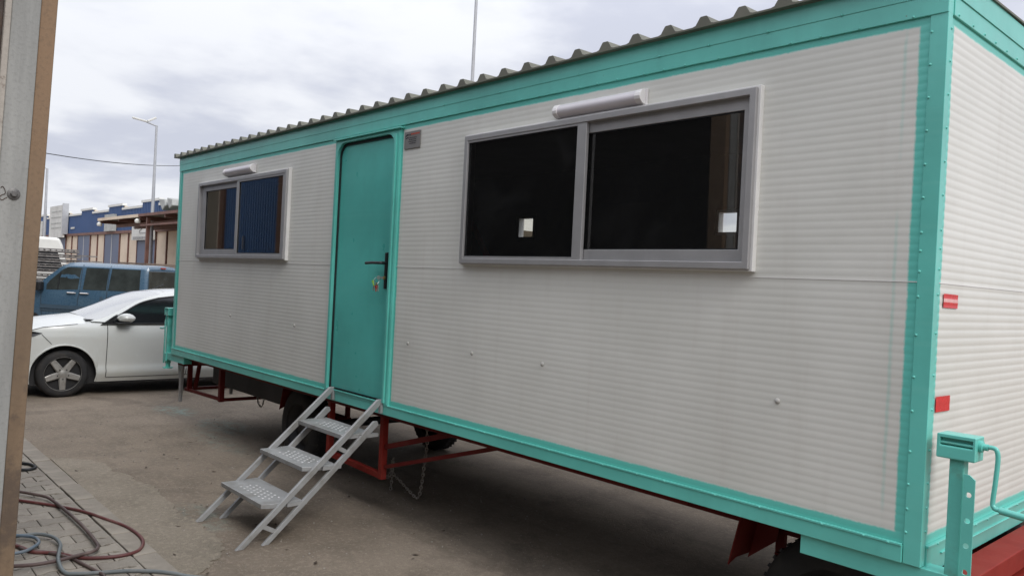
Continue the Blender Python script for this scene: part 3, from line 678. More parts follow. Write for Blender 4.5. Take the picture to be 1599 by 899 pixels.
# near jack
def jack(X, s, cabx):       # s = +1 outwards along +x
    x = lambda d: X+s*d
    hd = MB(); hd.ring([(x(.04), 1.292), (x(.177), 1.292), (x(.177), 1.386), (x(.04), 1.386)], [(x(.052), 1.342), (x(.168), 1.342), (x(.168), 1.372), (x(.052), 1.372)], 0, .02, FY(-.004))
    hd.box(min(x(.04), x(.177)), max(x(.04), x(.177)), .016, .095, 1.292, 1.386)
    jk = hd.build('jack', 'teal', cab, bevel=.004)
    MB().tube([(x(.045), .006, 1.352), (x(.172), .006, 1.352)], .006, 8).build('spindle', 'teal_worn', jk)
    MB().box(min(x(.083), x(.135)), max(x(.083), x(.135)), .015, .07, .70, 1.2925).build('jack_post', 'teal_worn', jk, bevel=.004)
    hp = MB(); fr = FY(.004); zs = (1.166, 1.067, .971, .87, .77); edges = [1.2, 1.116, 1.019, .92, .82, .70]
    for q, z in enumerate(zs):
        zt_, zb_ = edges[q], edges[q+1]; X0, X1 = sorted((x(.139), x(.180))); outer_, inner_ = [], []
        for k in range(16):
            a = 2*math.pi*k/16; ca, sa = math.cos(a), math.sin(a); hx, hz = (X1-X0)/2, (zt_-zb_)/2; cz = (zt_+zb_)/2; cx = (X0+X1)/2
            m = max(abs(ca), abs(sa)); outer_.append((cx+hx*ca/m, cz+hz*sa/m)); inner_.append((cx+.0105*ca, z+.0105*sa))
        hp.ring(outer_, inner_, 0, .007, fr)
    X0, X1 = x(.139), x(.180)
    hp.prism([(X0, 1.2), (X1, 1.2), (X1, 1.225), (X0+(X1-X0)*.5, 1.242), (X0, 1.242)], 0, .007, fr); hp.build('pin_plate', 'teal', jk)
    MB().lathe([(.022, 0), (.022, .012), (.013, .014), (.013, .03)], lambda a, b, d: (x(.177+d), .045+a, 1.352+b), 14).build('crank_hub', 'teal', jk, smooth=35)
    cr = curve([(x(.19), .045, 1.353), (x(.222), .045, 1.354), (x(.236), .045, 1.345), (x(.241), .045, 1.31), (x(.238), .04, 1.23), (x(.233), .038, 1.155), (x(.237), .036, 1.135), (x(.26), .036, 1.126), (x(.42), .036, 1.112)], 6)
    MB().tube(cr, .0088, 10).build('crank', 'teal', jk, smooth=50)
    MB().tube([(x(.258), .036, 1.126), (x(.41), .036, 1.113)], .0135, 10).build('crank_grip', 'teal', jk, smooth=50)
    MB().box(min(x(-.507), x(.10)), max(x(-.507), x(.10)), .012, .11, .752, ZB-.002).build('outrigger', 'teal', cab, bevel=.003)
    if s < 0:
        MB().box(x(.145), x(.07), .0, .09, .73, .83).build('jack_collar', 'teal', jk, bevel=.003)
        MB().tube([(x(.11), .045, .72), (x(.11), .045, .655)], .028, 12).tube([(x(.11), .045, .655), (x(.11), .045, .64)], .06, 16).build('jack_foot', 'teal', jk, smooth=40)
    else:
        MB().tube([(x(.11), .045, .70), (x(.11), .045, .5)], .024, 12).build('jack_foot', 'teal_worn', jk, smooth=40)
    return jk
jack(0.0, 1, 0); jack(-8.72, -1, -8.6)
# drawbar at the near end
MB().box(.02, .14, .12, 2.3, .705, .797).build('drawbar_beam', 'red_drawbar', cab, bevel=.004)
MB().box(.06, .18, .12, 2.3, .585, .67).build('drawbar_beam', 'red_drawbar', cab, bevel=.004)
MB().bar((.18, .5, .66), (2.2, 1.2, .64), .1, .1).build('tow_arm', 'red_drawbar', cab, bevel=.004); MB().bar((.18, 1.9, .66), (2.2, 1.2, .64), .1, .1).build('tow_arm', 'red_drawbar', cab, bevel=.004)

# ------------------------------------------------------------------ entry steps
stp = thing('entry_steps', 'grey steel steps with three perforated treads leading up to the turquoise door', 'steps', (-4.265, -.6, 0))
ang = math.atan2(.93, 1.045)
for x in (-4.648, -3.912):
    b = MB(); b.prism([(-1.115, 0), (-1.06, 0), (-.012, .925), (-.012, .955), (-.05, .955)], 0, .026, FX(x-.013)); b.build('stringer', 'step_grey', stp, bevel=.003)
    b = MB(); b.prism([(-.93, 0), (-.882, 0), (-.035, .76), (-.045, .79), (-.075, .79)], 0, .026, FX(x-.013)); b.build('rear_stringer', 'step_grey', stp, bevel=.003)
    for z in ((.13, .62) if x > -4 else ()):
        y = -1.0875+z/.89; MB().bar((x, y+.02, z), (x, y+.13, z-.06), .02, .03).build('spacer', 'step_grey', stp)
    MB().box(x-.012, x+.022, -.03, -.008, .85, .93).build('hook_plate', 'step_grey', stp, bevel=.002)
for (y0, y1, z) in ((-.925, -.635, .272), (-.628, -.37, .497), (-.325, -.062, .702)):
    b = MB(); xa, xb = -4.66, -3.926
    b.prism([(xa, y0), (xb-.03, y0), (xb, y0+.06), (xb, y1), (xa, y1)], -.032, 0, FZ(z)); b = b.build('tread', 'step_grey', stp, bevel=.003)
    dm = MB()
    for k in range(7):
        for j in range(4):
            xx = -4.50+.062*k+(.031 if j % 2 else 0)+.03; yy = y0+.075+.036*j
            dm.lathe([(.011, 0), (.009, .003), (.0001, .0035)], lambda a, c, d: (xx+a, yy+c, z+d), 8)
    dm.build('tread_dimples', 'step_dimple', b, kind='stuff', smooth=50)
    MB().box(xb, -3.90, y1-.12, y1+.03, z-.03, z-.004).build('tread_tab', 'step_grey', stp)

# ------------------------------------------------------------------ leaning steel doorway post
po = thing('doorway_post', 'rusty grey and brown painted steel doorway post with one bolt', 'post', (-2.65, -2.64, 0), (R(-1.52), 0, 0))
def yp(y): return y+2.64
PB = lambda name, mat, x0, x1, y0, y1, bev=.004: MB().box(x0, x1, y0, y1, -.1, 4.4).build(name, mat, po, world=False, bevel=bev)
PB('rusty_flange', 'post_brown', -.16, -.006, -.061, .0005); PB('grey_face', 'post_grey', -.19, .0, -.166, -.0615)
PB('folded_lip', 'post_lip', -.12, .008, -.19, -.1665); PB('side_panel', 'rust_dark', -.19, -.02, -.34, -.1905)
fr = lambda a, b, d: (.0+d, -.108+a, 2.152+b)
bo = MB().lathe([(.024, 0), (.024, .004), (.02, .006)], fr, 20).build('washer', 'bolt_steel', po, world=False, smooth=35)
MB().lathe([(.0135, .005), (.0135, .016), (.011, .018), (.0001, .018)], fr, 6).build('bolt_head', 'bolt_steel', bo, world=False)
sc_ = MB(); sc_.tube(curve([(.001, -.155, 2.172), (.001, -.148, 2.178), (.001, -.14, 2.165), (.001, -.138, 2.15), (.001, -.15, 2.142), (.001, -.158, 2.13), (.001, -.147, 2.122), (.001, -.138, 2.13), (.001, -.13, 2.135)], 5), .0018, 5); sc_.build('pen_scribble', 'rust_dark', po, world=False)

# ------------------------------------------------------------------ hoses
def hose(name, pts, r, mat, label, z=.021):
    P = [(x, y, z+r+dz) for x, y, dz in pts]; b = MB(); b.tube(curve(P, 7), r, 10); o = b.build(name, mat, smooth=60); return tag(o, label, 'hose', 'hoses lying on the paving')
def H(l, up=0): return [(x, y, up) for x, y in l]
hose('air_hose', H([(-6.25, -2.35), (-5.95, -2.15), (-5.774, -2.041), (-5.609, -1.93), (-5.437, -1.829), (-5.232, -1.726), (-4.964, -1.644), (-4.716, -1.577), (-4.466, -1.560), (-4.298, -1.585), (-4.169, -1.652), (-4.126, -1.743), (-4.149, -1.867), (-4.228, -1.985), (-4.395, -2.083), (-4.486, -2.189), (-4.64, -2.24), (-4.95, -2.4)]), .0115, 'hose_red', 'dark red rubber hose making the widest loop on the paving')
hose('air_hose', H([(-6.4, -2.3), (-6.15, -2.12), (-5.956, -2.009), (-5.831, -1.938), (-5.667, -1.869), (-5.362, -1.845), (-5.033, -1.833), (-4.735, -1.832), (-4.467, -1.841), (-4.307, -1.859), (-4.237, -1.909), (-4.215, -1.985), (-4.187, -2.096), (-4.181, -2.226), (-4.224, -2.343), (-4.3, -2.5)], .021), .0115, 'hose_brown', 'dusty brown rubber hose crossing over the dark red hose')
hose('air_hose', [(-5.0, -2.45, 0), (-4.86, -2.33, .01), (-4.803, -2.19, .02), (-4.765, -2.104, .024), (-4.644, -2.042, .024), (-4.47, -2.041, .026), (-4.262, -2.093, .045), (-4.146, -2.12, .03), (-4.014, -2.114, .0), (-3.951, -2.059, 0), (-3.89, -1.933, 0), (-3.832, -1.805, 0), (-3.739, -1.685, 0), (-3.649, -1.606, .0), (-3.577, -1.545, -.008), (-3.40, -1.38, -.019), (-3.1, -1.3, -.019)], .0115, 'hose_grey', 'grey hose that runs off the paving onto the yard')
hose('air_hose', H([(-4.5, -2.5), (-4.42, -2.38), (-4.441, -2.302), (-4.456, -2.235), (-4.547, -2.156), (-4.638, -2.134), (-4.744, -2.162), (-4.86, -2.3), (-4.95, -2.48)], .026), .0105, 'hose_blue', 'blue grey hose in a small tight loop by the post')
hose('air_hose', H([(-4.95, -2.45), (-4.8, -2.32), (-4.693, -2.249), (-4.571, -2.224), (-4.443, -2.125), (-4.259, -2.03), (-4.121, -1.999), (-3.945, -1.96), (-3.80, -1.95), (-3.66, -2.05), (-3.6, -2.3)]), .0105, 'hose_brown', 'thin dark hose passing beneath the other hoses')
hose('air_hose', H([(-7.3, -2.1), (-7.15, -1.9), (-7.039, -1.803), (-6.97, -1.754), (-6.824, -1.735), (-6.765, -1.79), (-6.79, -1.86), (-6.9, -2.0), (-7.1, -2.2)]), .013, 'rubber', 'black hose end lying alone near the reddish pavers')

# ------------------------------------------------------------------ white saloon car (front towards -Y, left side faces the camera)
car = thing('saloon_car', 'white four-door saloon car with five-spoke wheels parked beyond the far end of cabin', 'car', (-11.9, .7, 0))
def lerp_tab(tab, v):
    if v <= tab[0][0]: return tab[0][1]
    for (a, b), (c, d) in zip(tab, tab[1:]):
        if v <= c: u = (v-a)/(c-a); u = u*u*(3-2*u)*.35+u*.65; return b+(d-b)*u
    return tab[-1][1]
INS = [(.18, .07), (.24, .045), (.30, .02), (.345, .0), (.37, .012), (.42, .03), (.55, .022), (.7, .012), (.85, .006), (.93, .016), (.98, .03), (1.03, .06), (1.09, .10)]
EDGE = [(-1.55, .72), (-1.35, .84), (-1.15, .915), (-1.0, .95), (-.88, .985), (-.42, 1.03), (-.1, 1.035), (.74, 1.04), (2.0, 1.06), (2.8, 1.07), (3.12, 1.03)]
TAPER = [(-1.62, .42), (-1.5, .25), (-1.3, .12), (-1.1, .055), (-.9, .02), (-.6, 0), (2.2, 0), (2.7, .04), (3.0, .12), (3.12, .25)]
YW1, YW2, AR = -.617, 2.09, .425
def low(y):
    for c in (YW1, YW2):
        if abs(y-c) < AR:
            z = .31+math.sqrt(AR*AR-(y-c)**2)
            if z > .2: return max(.2, z)
    return .2
def bx_(y, z): return .9-lerp_tab(INS, z)-lerp_tab(TAPER, y)     # half width at (y, z)
ysamp = sorted(set([-1.6, -1.52, -1.42, -1.3, -1.2, -1.1]+[YW1+AR*math.sin(R(a)) for a in range(-90, 91, 9)]+[YW2+AR*math.sin(R(a)) for a in range(-90, 91, 9)]+[YW1-AR-.004, YW1+AR+.004, YW2-AR-.004, YW2+AR+.004]+[-.1+.15*k for k in range(12)]+[2.6, 2.75, 2.9, 3.0, 3.08, 3.12]))
body = MB()
for sgn in (1, -1):
    rows = []
    for y in ysamp:
        z0, z1 = low(y), lerp_tab(EDGE, y); r = []
        for k in range(17):
            z = z0+(z1-z0)*k/16; r.append((-11.9+sgn*bx_(y, z), y, z))
        rows.append(r)
    body.grid(rows)
BC = [(-1.6, .74), (-1.4, .9), (-1.2, .99), (-.84, 1.055), (-.5, 1.10), (-.3, 1.128), (-.1, 1.14)]
rows = []
for y in [v for v in ysamp if v <= -.1]+[-.1]:
    ze, zc, hw = lerp_tab(EDGE, y), lerp_tab(BC, y), bx_(y, lerp_tab(EDGE, y)); rows.append([(-11.9+hw*u, y, ze+(zc-ze)*(1-abs(u)**2.6)) for u in [k/8 for k in range(-8, 9)]])
body.grid(rows)
rows = [[(-11.9+bx_(y, lerp_tab(EDGE, y))*u, y, lerp_tab(EDGE, y)+.05*(1-u*u)) for u in [k/6 for k in range(-6, 7)]] for y in (2.5, 2.7, 2.9, 3.05, 3.12)]
body.grid(rows)
body.build('body', 'car_white', car, smooth=40)
MB().box(-12.62, -11.18, -1.45, 3.0, .17, .62).build('underbody', 'dark_box', car)
fa = MB(); fa.box(-12.5, -11.3, -1.6, -1.45, .25, .7); fa.build('front_bumper', 'car_white', car, bevel=.05); MB().box(-12.6, -11.2, 3.05, 3.12, .25, .95).build('rear_panel', 'car_white', car, bevel=.03)
# cabin: side glass, rails, screen and roof from one set of stations
ST = [(-.28, 1.06, 1.06, 1.062, 1.13, .80, .80, .78), (-.10, 1.033, 1.055, 1.12, 1.20, .865, .86, .80), (.1, 1.03, 1.165, 1.22, 1.28, .87, .82, .755), (.36, 1.03, 1.325, 1.37, 1.395, .87, .765, .70),
      (.6, 1.032, 1.40, 1.448, 1.478, .87, .735, .67), (.7, 1.033, 1.42, 1.468, 1.50, .87, .73, .66), (.95, 1.035, 1.45, 1.50, 1.535, .87, .72, .65), (1.3, 1.04, 1.465, 1.518, 1.555, .87, .715, .645), (1.7, 1.05, 1.45, 1.505, 1.543, .87, .72, .65),
      (2.1, 1.06, 1.37, 1.43, 1.47, .86, .74, .67), (2.5, 1.07, 1.20, 1.27, 1.31, .85, .79, .72), (2.85, 1.07, 1.08, 1.09, 1.12, .84, .82, .78)]
def cabin_strip(a, b, y0, y1, both=True):
    m = MB(); rows = {1: [], -1: []}
    for s_ in ST:
        if y0-1e-6 <= s_[0] <= y1+1e-6:
            pts = {'belt': (s_[5], s_[1]), 'top': (s_[6], s_[2]), 'edge': (s_[7], s_[3])}
            for sg in (1, -1):
                p0, p1 = pts[a], pts[b]; rows[sg].append([(-11.9+sg*(p0[0]+(p1[0]-p0[0])*k/3), s_[0], p0[1]+(p1[1]-p0[1])*k/3) for k in range(4)])
    return [MB().grid(rows[1]), MB().grid(rows[-1])]
def cabin_top(y0, y1):
    m = MB(); rows = []
    for s_ in ST:
        if y0-1e-6 <= s_[0] <= y1+1e-6: rows.append([(-11.9+s_[7]*u, s_[0]-(.06*(1-u*u) if y1 < .75 and s_[0] < .65 else 0), s_[3]+(s_[4]-s_[3])*(1-u*u)) for u in [k/6 for k in range(-6, 7)]])
    m.grid(rows); return m
for q in cabin_strip('belt', 'top', -.10, 2.5): q.build('side_window', 'car_glass', car, smooth=50)
for q in cabin_strip('top', 'edge', -.28, 2.85): q.build('roof_rail', 'car_white', car, smooth=50)
cabin_top(-.28, .7).build('windscreen', 'windscreen', car, smooth=50); cabin_top(.7, 2.1).build('roof', 'car_white', car, smooth=50); cabin_top(2.1, 2.85).build('rear_window', 'car_glass', car, smooth=50)
MB().box(-12.65, -11.15, -.34, -.2, 1.0, 1.085).build('cowl', 'black_plastic', car)
for s_ in (1,):
    tr = [(-11.9+s_*(q[6]+.004), q[0], q[2]) for q in ST if -.11 < q[0] < 2.2]; MB().tube(curve(tr, 4), .012, 6).build('window_seal', 'black_plastic', car)
    MB().tube([(-11.9+s_*(.872), y, lerp_tab([(-.15, 1.028), (2.4, 1.062)], y)+.002) for y in (-.15, .3, .8, 1.3, 1.8, 2.4)], .009, 6).build('belt_seal', 'black_plastic', car)
    MB().prism([(-.17, 1.012), (-.02, 1.035), (.05, 1.17), (.0, 1.14)], 0, .02, FX(-11.9+.845)).build('mirror_sail', 'black_plastic', car)
    m = MB(); rows = []
    for k in range(9):
        a = math.pi*k/8; rows.append([(-10.965+.085*math.sin(a)*math.cos(2*math.pi*j/12)*.9, .15-.105*math.cos(a)+.02*math.cos(2*math.pi*j/12), 1.118+.07*math.sin(a)**.8*math.sin(2*math.pi*j/12)) for j in range(13)])
    m.grid(rows); mi = m.build('mirror', 'car_white', car, smooth=60)
    MB().box(-11.07, -10.9, .03, .2, 1.035, 1.056).build('mirror_foot', 'black_plastic', mi, bevel=.008)
    def seam(pts): return MB().tube([(-11.9+bx_(y, z)+.0005, y, z) for y, z in pts], .005, 5)
    seam([(-.078, 1.03-.04*k) for k in range(0, 20)]).build('door_gap', 'dark_box', car); seam([(-.075+.05*k, .262) for k in range(0, 24)]).build('door_gap', 'dark_box', car); seam([(1.05, 1.03-.04*k) for k in range(0, 20)]).build('door_gap', 'dark_box', car)
    seam([(y, lerp_tab(EDGE, y)-.004) for y in [-1.3+.06*k for k in range(15)]]).build('bonnet_gap', 'dark_box', car)
    MB().tube([(-11.9+bx_(-.9+.011*k, .88-.012*k)+.001, -.9+.011*k, .88-.012*k) for k in range(12)], .004, 5).build('bumper_gap', 'dark_box', car)
    MB().prism([(-1.25, .93), (-1.02, .925), (-.895, .90), (-1.0, .855), (-1.22, .86)], 0, .03, lambda a, b, d: (-11.9+bx_(a, b)-.02+d, a, b)).build('headlight', 'car_glass', car)
    for yc in (YW1, YW2):
        arch = [(-11.9+bx_(yc, .31+AR*math.cos(R(a)))-.004, yc+AR*math.sin(R(a)), .31+AR*math.cos(R(a))) for a in range(-104, 105, 8)]; MB().tube(arch, .012, 6).build('arch_lip', 'car_white', car, smooth=60)
        w = MB(); w.prism([(yc+.46*math.cos(R(a)), .31+.44*math.sin(R(a))) for a in range(-14, 195, 12)], -.62, -.30, FX(-11.0)); w.build('wheel_well', 'dark_box', car)
def carwheel(yc):
    fr = lambda a, b, d: (-11.045-d, yc+a, .327+b); r = .33
    w = MB(); w.lathe([(r*.68, .012), (r*.72, -.004), (r*.86, -.008), (r*.96, .01), (r, .04), (r, .16), (r*.95, .2), (r*.7, .2)], fr, 40, caps=False); w = w.build('wheel', 'tyre', car, smooth=40)
    MB().lathe([(.0001, .06), (r*.68, .05), (r*.70, .01), (r*.725, .0), (r*.725, .15)], fr, 32, caps=False).build('rim', 'dark_metal', w, smooth=40)
    rg = MB(); rg.lathe([(r*.69, .012), (r*.71, -.004), (r*.735, .004)], fr, 40, caps=False); rg.build('rim_edge', 'wheel_silver', w, smooth=40)
    for k in range(5):
        a0 = R(90+180+72*k); s_ = MB(); ca, sa = math.cos(a0), math.sin(a0)
        P = [(.03, -.05), (.1, -.05), (.222, -.038), (.222, .038), (.1, .05), (.03, .05)]
        q = [fr(u*ca-v*sa, u*sa+v*ca, .02 if u < .2 else .008) for u, v in P]; q2 = [fr(u*ca-v*sa*.7, u*sa+v*ca*.7, .004-(.006 if u < .2 else .002)) for u, v in P]
        s_.add(q+q2, [tuple(range(6)), tuple(range(11, 5, -1))]+[(j, (j+1) % 6, 6+(j+1) % 6, 6+j) for j in range(6)]); s_.build('spoke', 'wheel_silver', w, bevel=.004)
    MB().lathe([(.0001, -.012), (.03, -.01), (.055, -.003), (.06, .02)], fr, 20).build('wheel_cap', 'wheel_silver', w, smooth=40)
    nb = MB()
    for k in range(5): a0 = R(54+72*k); nb.lathe([(.009, 0), (.009, -.006)], lambda a, b, d: fr(.072*math.cos(a0)+a, .072*math.sin(a0)+b, d-.004), 8)
    nb.build('wheel_nuts', 'dark_box', w)
carwheel(YW1); carwheel(YW2)

# ------------------------------------------------------------------ blue van (rear-left corner at the origin of its frame, +X = forwards, +Y = its left)
van = thing('passenger_van', 'blue passenger van with tall side windows parked behind the white saloon', 'van', (-19.95, 3.13, 0), (0, 0, R(225)))
HWT = [(.28, .10), (.4, .04), (.7, .0), (.98, .0), (1.12, .012), (1.2, .02), (1.5, .055), (1.78, .10), (1.83, .125), (1.87, .17), (1.895, .25)]
TOPV = [(0, 1.80), (.03, 1.87), (.1, 1.895), (2.0, 1.895), (2.12, 1.875), (2.25, 1.80), (2.62, 1.50), (2.95, 1.20), (3.05, 1.14), (3.5, 1.05), (3.7, .95), (3.78, .8)]
def vy(s_, z): return -lerp_tab(HWT, z)-lerp_tab([(0, .05), (.05, .01), (.12, 0), (3.0, 0), (3.4, .06), (3.78, .3)], s_)
vb = MB(); VW = 1.78
ss = [0, .015, .04, .1, .3, .6, .9, 1.2, 1.5, 1.8, 2.0, 2.06, 2.12, 2.2, 2.3, 2.45, 2.62, 2.8, 2.95, 3.05, 3.2, 3.35, 3.5, 3.6, 3.7, 3.78]
rows = []
for s_ in ss:
    zt_ = lerp_tab(TOPV, s_); L = []
    for k in range(15): z = .28+(zt_-.28)*(k/14)**.85; L.append((s_, vy(s_, z), z))
    zc = zt_+.018; mid = [(s_, L[-1][1]+(-VW/2-L[-1][1])*u, zt_+(zc-zt_)*(1-(1-u)**2)) for u in (.33, .66, 1)]
    half = L+mid; rows.append(half+[(x, -VW-y, z) for x, y, z in reversed(half[:-1])])
vb.grid(rows); vb.add(rows[0], [tuple(range(len(rows[0])))]); vb.add(rows[-1], [tuple(range(len(rows[-1])))])
vb.build('body', 'van_blue', van, world=False, smooth=35)
def vpatch(name, poly, mat, off=.006, th=.02):
    m = MB(); n = len(poly); V = [(a, vy(a, b)+off, b) for a, b in poly]+[(a, vy(a, b)+off-th, b) for a, b in poly]
    m.add(V, [tuple(range(n)), tuple(range(2*n-1, n-1, -1))]+[(k, (k+1) % n, n+(k+1) % n, n+k) for k in range(n)]); return m.build(name, mat, van, world=False)
vpatch('side_window', [(1.79, 1.205), (1.75, 1.765), (2.12, 1.765), (2.24, 1.70), (2.55, 1.40), (2.62, 1.30), (2.62, 1.17), (2.3, 1.175)], 'van_glass')
vpatch('side_window', [(1.04, 1.215), (1.02, 1.775), (1.62, 1.77), (1.655, 1.205)], 'van_glass'); vpatch('side_window', [(.16, 1.22), (.19, 1.78), (.94, 1.778), (.985, 1.215)], 'van_glass')
vpatch('quarter_pillar', [(2.31, 1.18), (2.28, 1.66), (2.305, 1.64), (2.335, 1.18)], 'black_plastic', .012)
vpatch('side_moulding', [(.2, .66), (.2, .76), (2.75, .79), (2.75, .69)], 'van_trim', .02, .03); vpatch('side_moulding', [(.2, .60), (.2, .64), (2.75, .66), (2.75, .62)], 'van_trim', .012, .03)
for (a, b) in ((1.83, 2.05), (1.49, 1.71)): m = MB(); m.tube([(a, .0, 1.105), (a+.02, .03, 1.11), (b-.02, .03, 1.11), (b, .0, 1.105)], .018, 6); m.build('door_handle', 'chrome', van, world=False)
for P in ([(1.725, 1.85), (1.73, 1.2), (1.77, .9), (1.78, .4)], [(1.0, 1.85), (1.01, 1.2), (1.01, .95)], [(2.75, 1.1), (2.72, .4)]):
    m = MB(); Q = []
    for (a, b), (c, d) in zip(P, P[1:]):
        for k in range(6): u = k/6; Q.append((a+(c-a)*u, vy(a+(c-a)*u, b+(d-b)*u)+.001, b+(d-b)*u))
    m.tube(Q, .006, 5); m.build('door_gap', 'dark_box', van, world=False)
MB().lathe([(.05, 0), (.05, .01)], lambda a, b, d: (1.14+a, vy(1.14, 1.0)+d, 1.0+b), 12).build('fuel_flap', 'van_trim', van, world=False)
mm = MB().box(2.66, 2.82, .0, .2, 1.13, 1.38).build('mirror', 'black_plastic', van, world=False, bevel=.04)
MB().tube([(.62, .0, .92), (.70, .004, .97), (.85, .006, .985), (1.0, .004, .95), (1.08, .0, .85), (1.12, .0, .7)], .02, 6).build('arch_lip', 'van_trim', van, world=False)
for s_ in (.85, 3.05):
    for y in (-.02, -1.56):
        fr = lambda a, b, d: (s_+a, y-d, .31+b); w = MB(); w.lathe([(.2, .0), (.3, .0), (.31, .03), (.31, .17), (.29, .2), (.2, .2)], fr, 24); w = w.build('wheel', 'tyre', van, world=False, smooth=40)
        MB().lathe([(.0001, .02), (.2, .03), (.205, .1)], fr, 20).build('rim', 'wheel_silver', w, world=False, smooth=40)
# rear face: window, corner trim, high brake light, tail lamps
MB().box(-.012, .02, -1.62, -.15, 1.25, 1.765).build('rear_window', 'van_glass', van, world=False, bevel=.02); MB().box(-.02, .03, -1.0, -.78, 1.835, 1.865).build('brake_light', 'tag_red', van, world=False)
for y in (-.14, -1.74): MB().box(-.02, .05, y, y+.1, .85, 1.2).build('tail_lamp', 'tag_red', van, world=False, bevel=.01)
MB().box(-.08, .1, -1.74, -.04, .3, .55).build('rear_bumper', 'van_trim', van, world=False, bevel=.03)
MB().tube([(-.013, -.3, 1.3), (-.016, -.9, 1.42)], .01, 6).build('rear_wiper', 'black_plastic', van, world=False)

# ------------------------------------------------------------------ stacked mesh panels, white van behind them, board stack
stk = thing('mesh_panel_stack', 'stack of weathered grey mesh panels beside the blue van', 'panel stack', (-28.3, 1.8, 0), (0, 0, R(-12)))
for k in range(13):
    z = .22+.165*k; dx, dy = random.uniform(-.08, .08), random.uniform(-.12, .18)
    m = MB(); m.box(-.7+dx, .7+dx, -2.2+dy, 1.55+dy, z, z+.05)
    for j in range(22): yy = -2.15+dy+.168*j; m.box(-.72+dx, .72+dx, yy, yy+.035, z+.05, z+.085)
    m.box(.66+dx, .74+dx, -2.2+dy, 1.55+dy, z+.085, z+.11); m.box(-.74+dx, -.66+dx, -2.2+dy, 1.55+dy, z+.085, z+.11); m.build('mesh_panel', 'mesh_grey', stk, world=False)
for z, l in ((2.12, 2.2), (1.95, 2.35)): MB().bar((.5, -1, z), (.5, l, z), .05, .04).build('loose_rail', 'mesh_grey', stk, world=False)
wv = thing('delivery_van', 'white van with only its roof showing above the mesh panels', 'van', (-33.0, 1.85, 0), (0, 0, R(-12)))
m = MB(); m.prism([(-2.6, .35), (2.5, .35), (2.55, 1.1), (2.35, 1.5), (2.12, 2.5), (2.0, 2.78), (-2.3, 2.86), (-2.6, 2.7)], -.95, .95, lambda a, b, d: (d, a, b)); m.build('body', 'roof_white', wv, world=False, bevel=.09)
m = MB(); m.prism([(.9, 1.5), (2.2, 1.5), (1.95, 2.3), (.9, 2.3)], .93, .957, lambda a, b, d: (d, a, b)); m.build('side_window', 'car_glass', wv, world=False)
for y in (-1.6, 1.6):
    for x in (-.78, .98): MB().lathe([(.2, 0), (.34, 0), (.34, .2), (.2, .2)], lambda a, b, d: (x-d, y+a, .34+b), 20).build('wheel', 'tyre', wv, world=False)
bs = thing('board_stack', 'flat brown boards stacked on trestles behind the blue van roof', 'boards', (-27.0, 6.3, 0), (0, 0, R(10)))
for k in range(4): MB().box(-1.1+.05*k, 1.0, -1.9+.1*k, 1.5, 1.80+.05*k, 1.84+.05*k).build('board', 'board_brown', bs, world=False)
for y in (-1.4, 1.1):
    for x in (-.7, .7): MB().box(x-.04, x+.04, y-.04, y+.04, 0, 1.80).build('trestle_leg', 'brown_steel', bs, world=False)

# ------------------------------------------------------------------ blue and cream warehouse
WX0, WYF = -73.16, 11.25
wh = thing('warehouse', 'long warehouse with stepped blue cladding above cream panels and blue doors', 'warehouse', (-50, WYF+8, 0))
X = lambda s_: WX0+s_
peaks = [(-8.9+6.865*k, -8.9+3.07+6.865*k) for k in range(-1, 8)]      # raised parapet steps, one per bay
def clad(s0, s1, z0, z1, per=.3):
    m = MB(); n = int((s1-s0)/per); row0, row1 = [], []
    for k in range(n+1):
        for u, d in ((0, 0), (.55, 0), (.65, -.05), (.9, -.05)):
            s_ = s0+(s1-s0)*(k+u)/(n+1); row0.append((X(s_), WYF+d, z0)); row1.append((X(s_), WYF+d, z1))
    row0.append((X(s1), WYF, z0)); row1.append((X(s1), WYF, z1)); m.grid([row0, row1]); return m
edges = []
for (a, b) in peaks: edges += [(a, b, 5.62), (b, b+3.795, 5.34)]
for (a, b, zt_) in edges:
    clad(a, b, 4.0, zt_).build('cladding', 'clad_blue', wh); MB().box(X(a)-.05, X(b)+.05, WYF-.07, WYF+.2, zt_, zt_+.14).build('coping', 'roof_white', wh)
    MB().box(X(a), X(b), WYF+.08, WYF+.3, 0, zt_-.02).build('backing_wall', 'cream', wh)
s0, s1 = edges[0][0], edges[-1][1]
MB().box(X(s0), X(s1), WYF-.16, WYF+.02, 3.86, 4.03).build('gutter', 'brown_steel', wh)
MB().box(X(s0), X(s1), WYF+.3, WYF+25, 4.6, 5.3).build('roof', 'roof_white', wh); MB().box(X(s0), X(s1), WYF+24.6, WYF+25, 0, 4.6).build('back_wall', 'cream', wh)
for q, (a, b) in enumerate(peaks):
    d0 = 24.76+6.865*(q-6)+.95*0; d0 = b-3.17-.2-.17
    d0 = a-.45; MB().box(X(d0), X(d0+1.58), WYF-.06, WYF+.04, .0, 3.85).build('door', 'door_blue', wh); MB().box(X(d0+1.62), X(d0+3.2), WYF-.06, WYF+.04, .0, 3.85).build('door', 'door_blue', wh)
    MB().box(X(d0+1.575), X(d0+1.625), WYF-.08, WYF+.0, .0, 3.85).build('door_strip', 'sign_white', wh)
    for c in (d0-.12, d0+3.2, d0+5.0): MB().box(X(c+.04), X(c+.13), WYF-.09, WYF+.05, 0, 3.86).build('column', 'brown_steel', wh)
    for c, e in ((d0+3.36, d0+5.0), (d0+5.16, d0+6.745)): MB().box(X(c)+.01, X(e)-.01, WYF-.02, WYF+.06, 0, 3.86).build('wall_panel', 'cream', wh)
def lines(m, s0_, s1_, y, zs, h, gap=.12):
    for z in zs:
        a = s0_
        while a < s1_-.1:
            l = random.uniform(.15, .5); m.box(X(a), X(min(s1_, a+l)), y-.015, y, z-h/2, z+h/2); a += l+gap
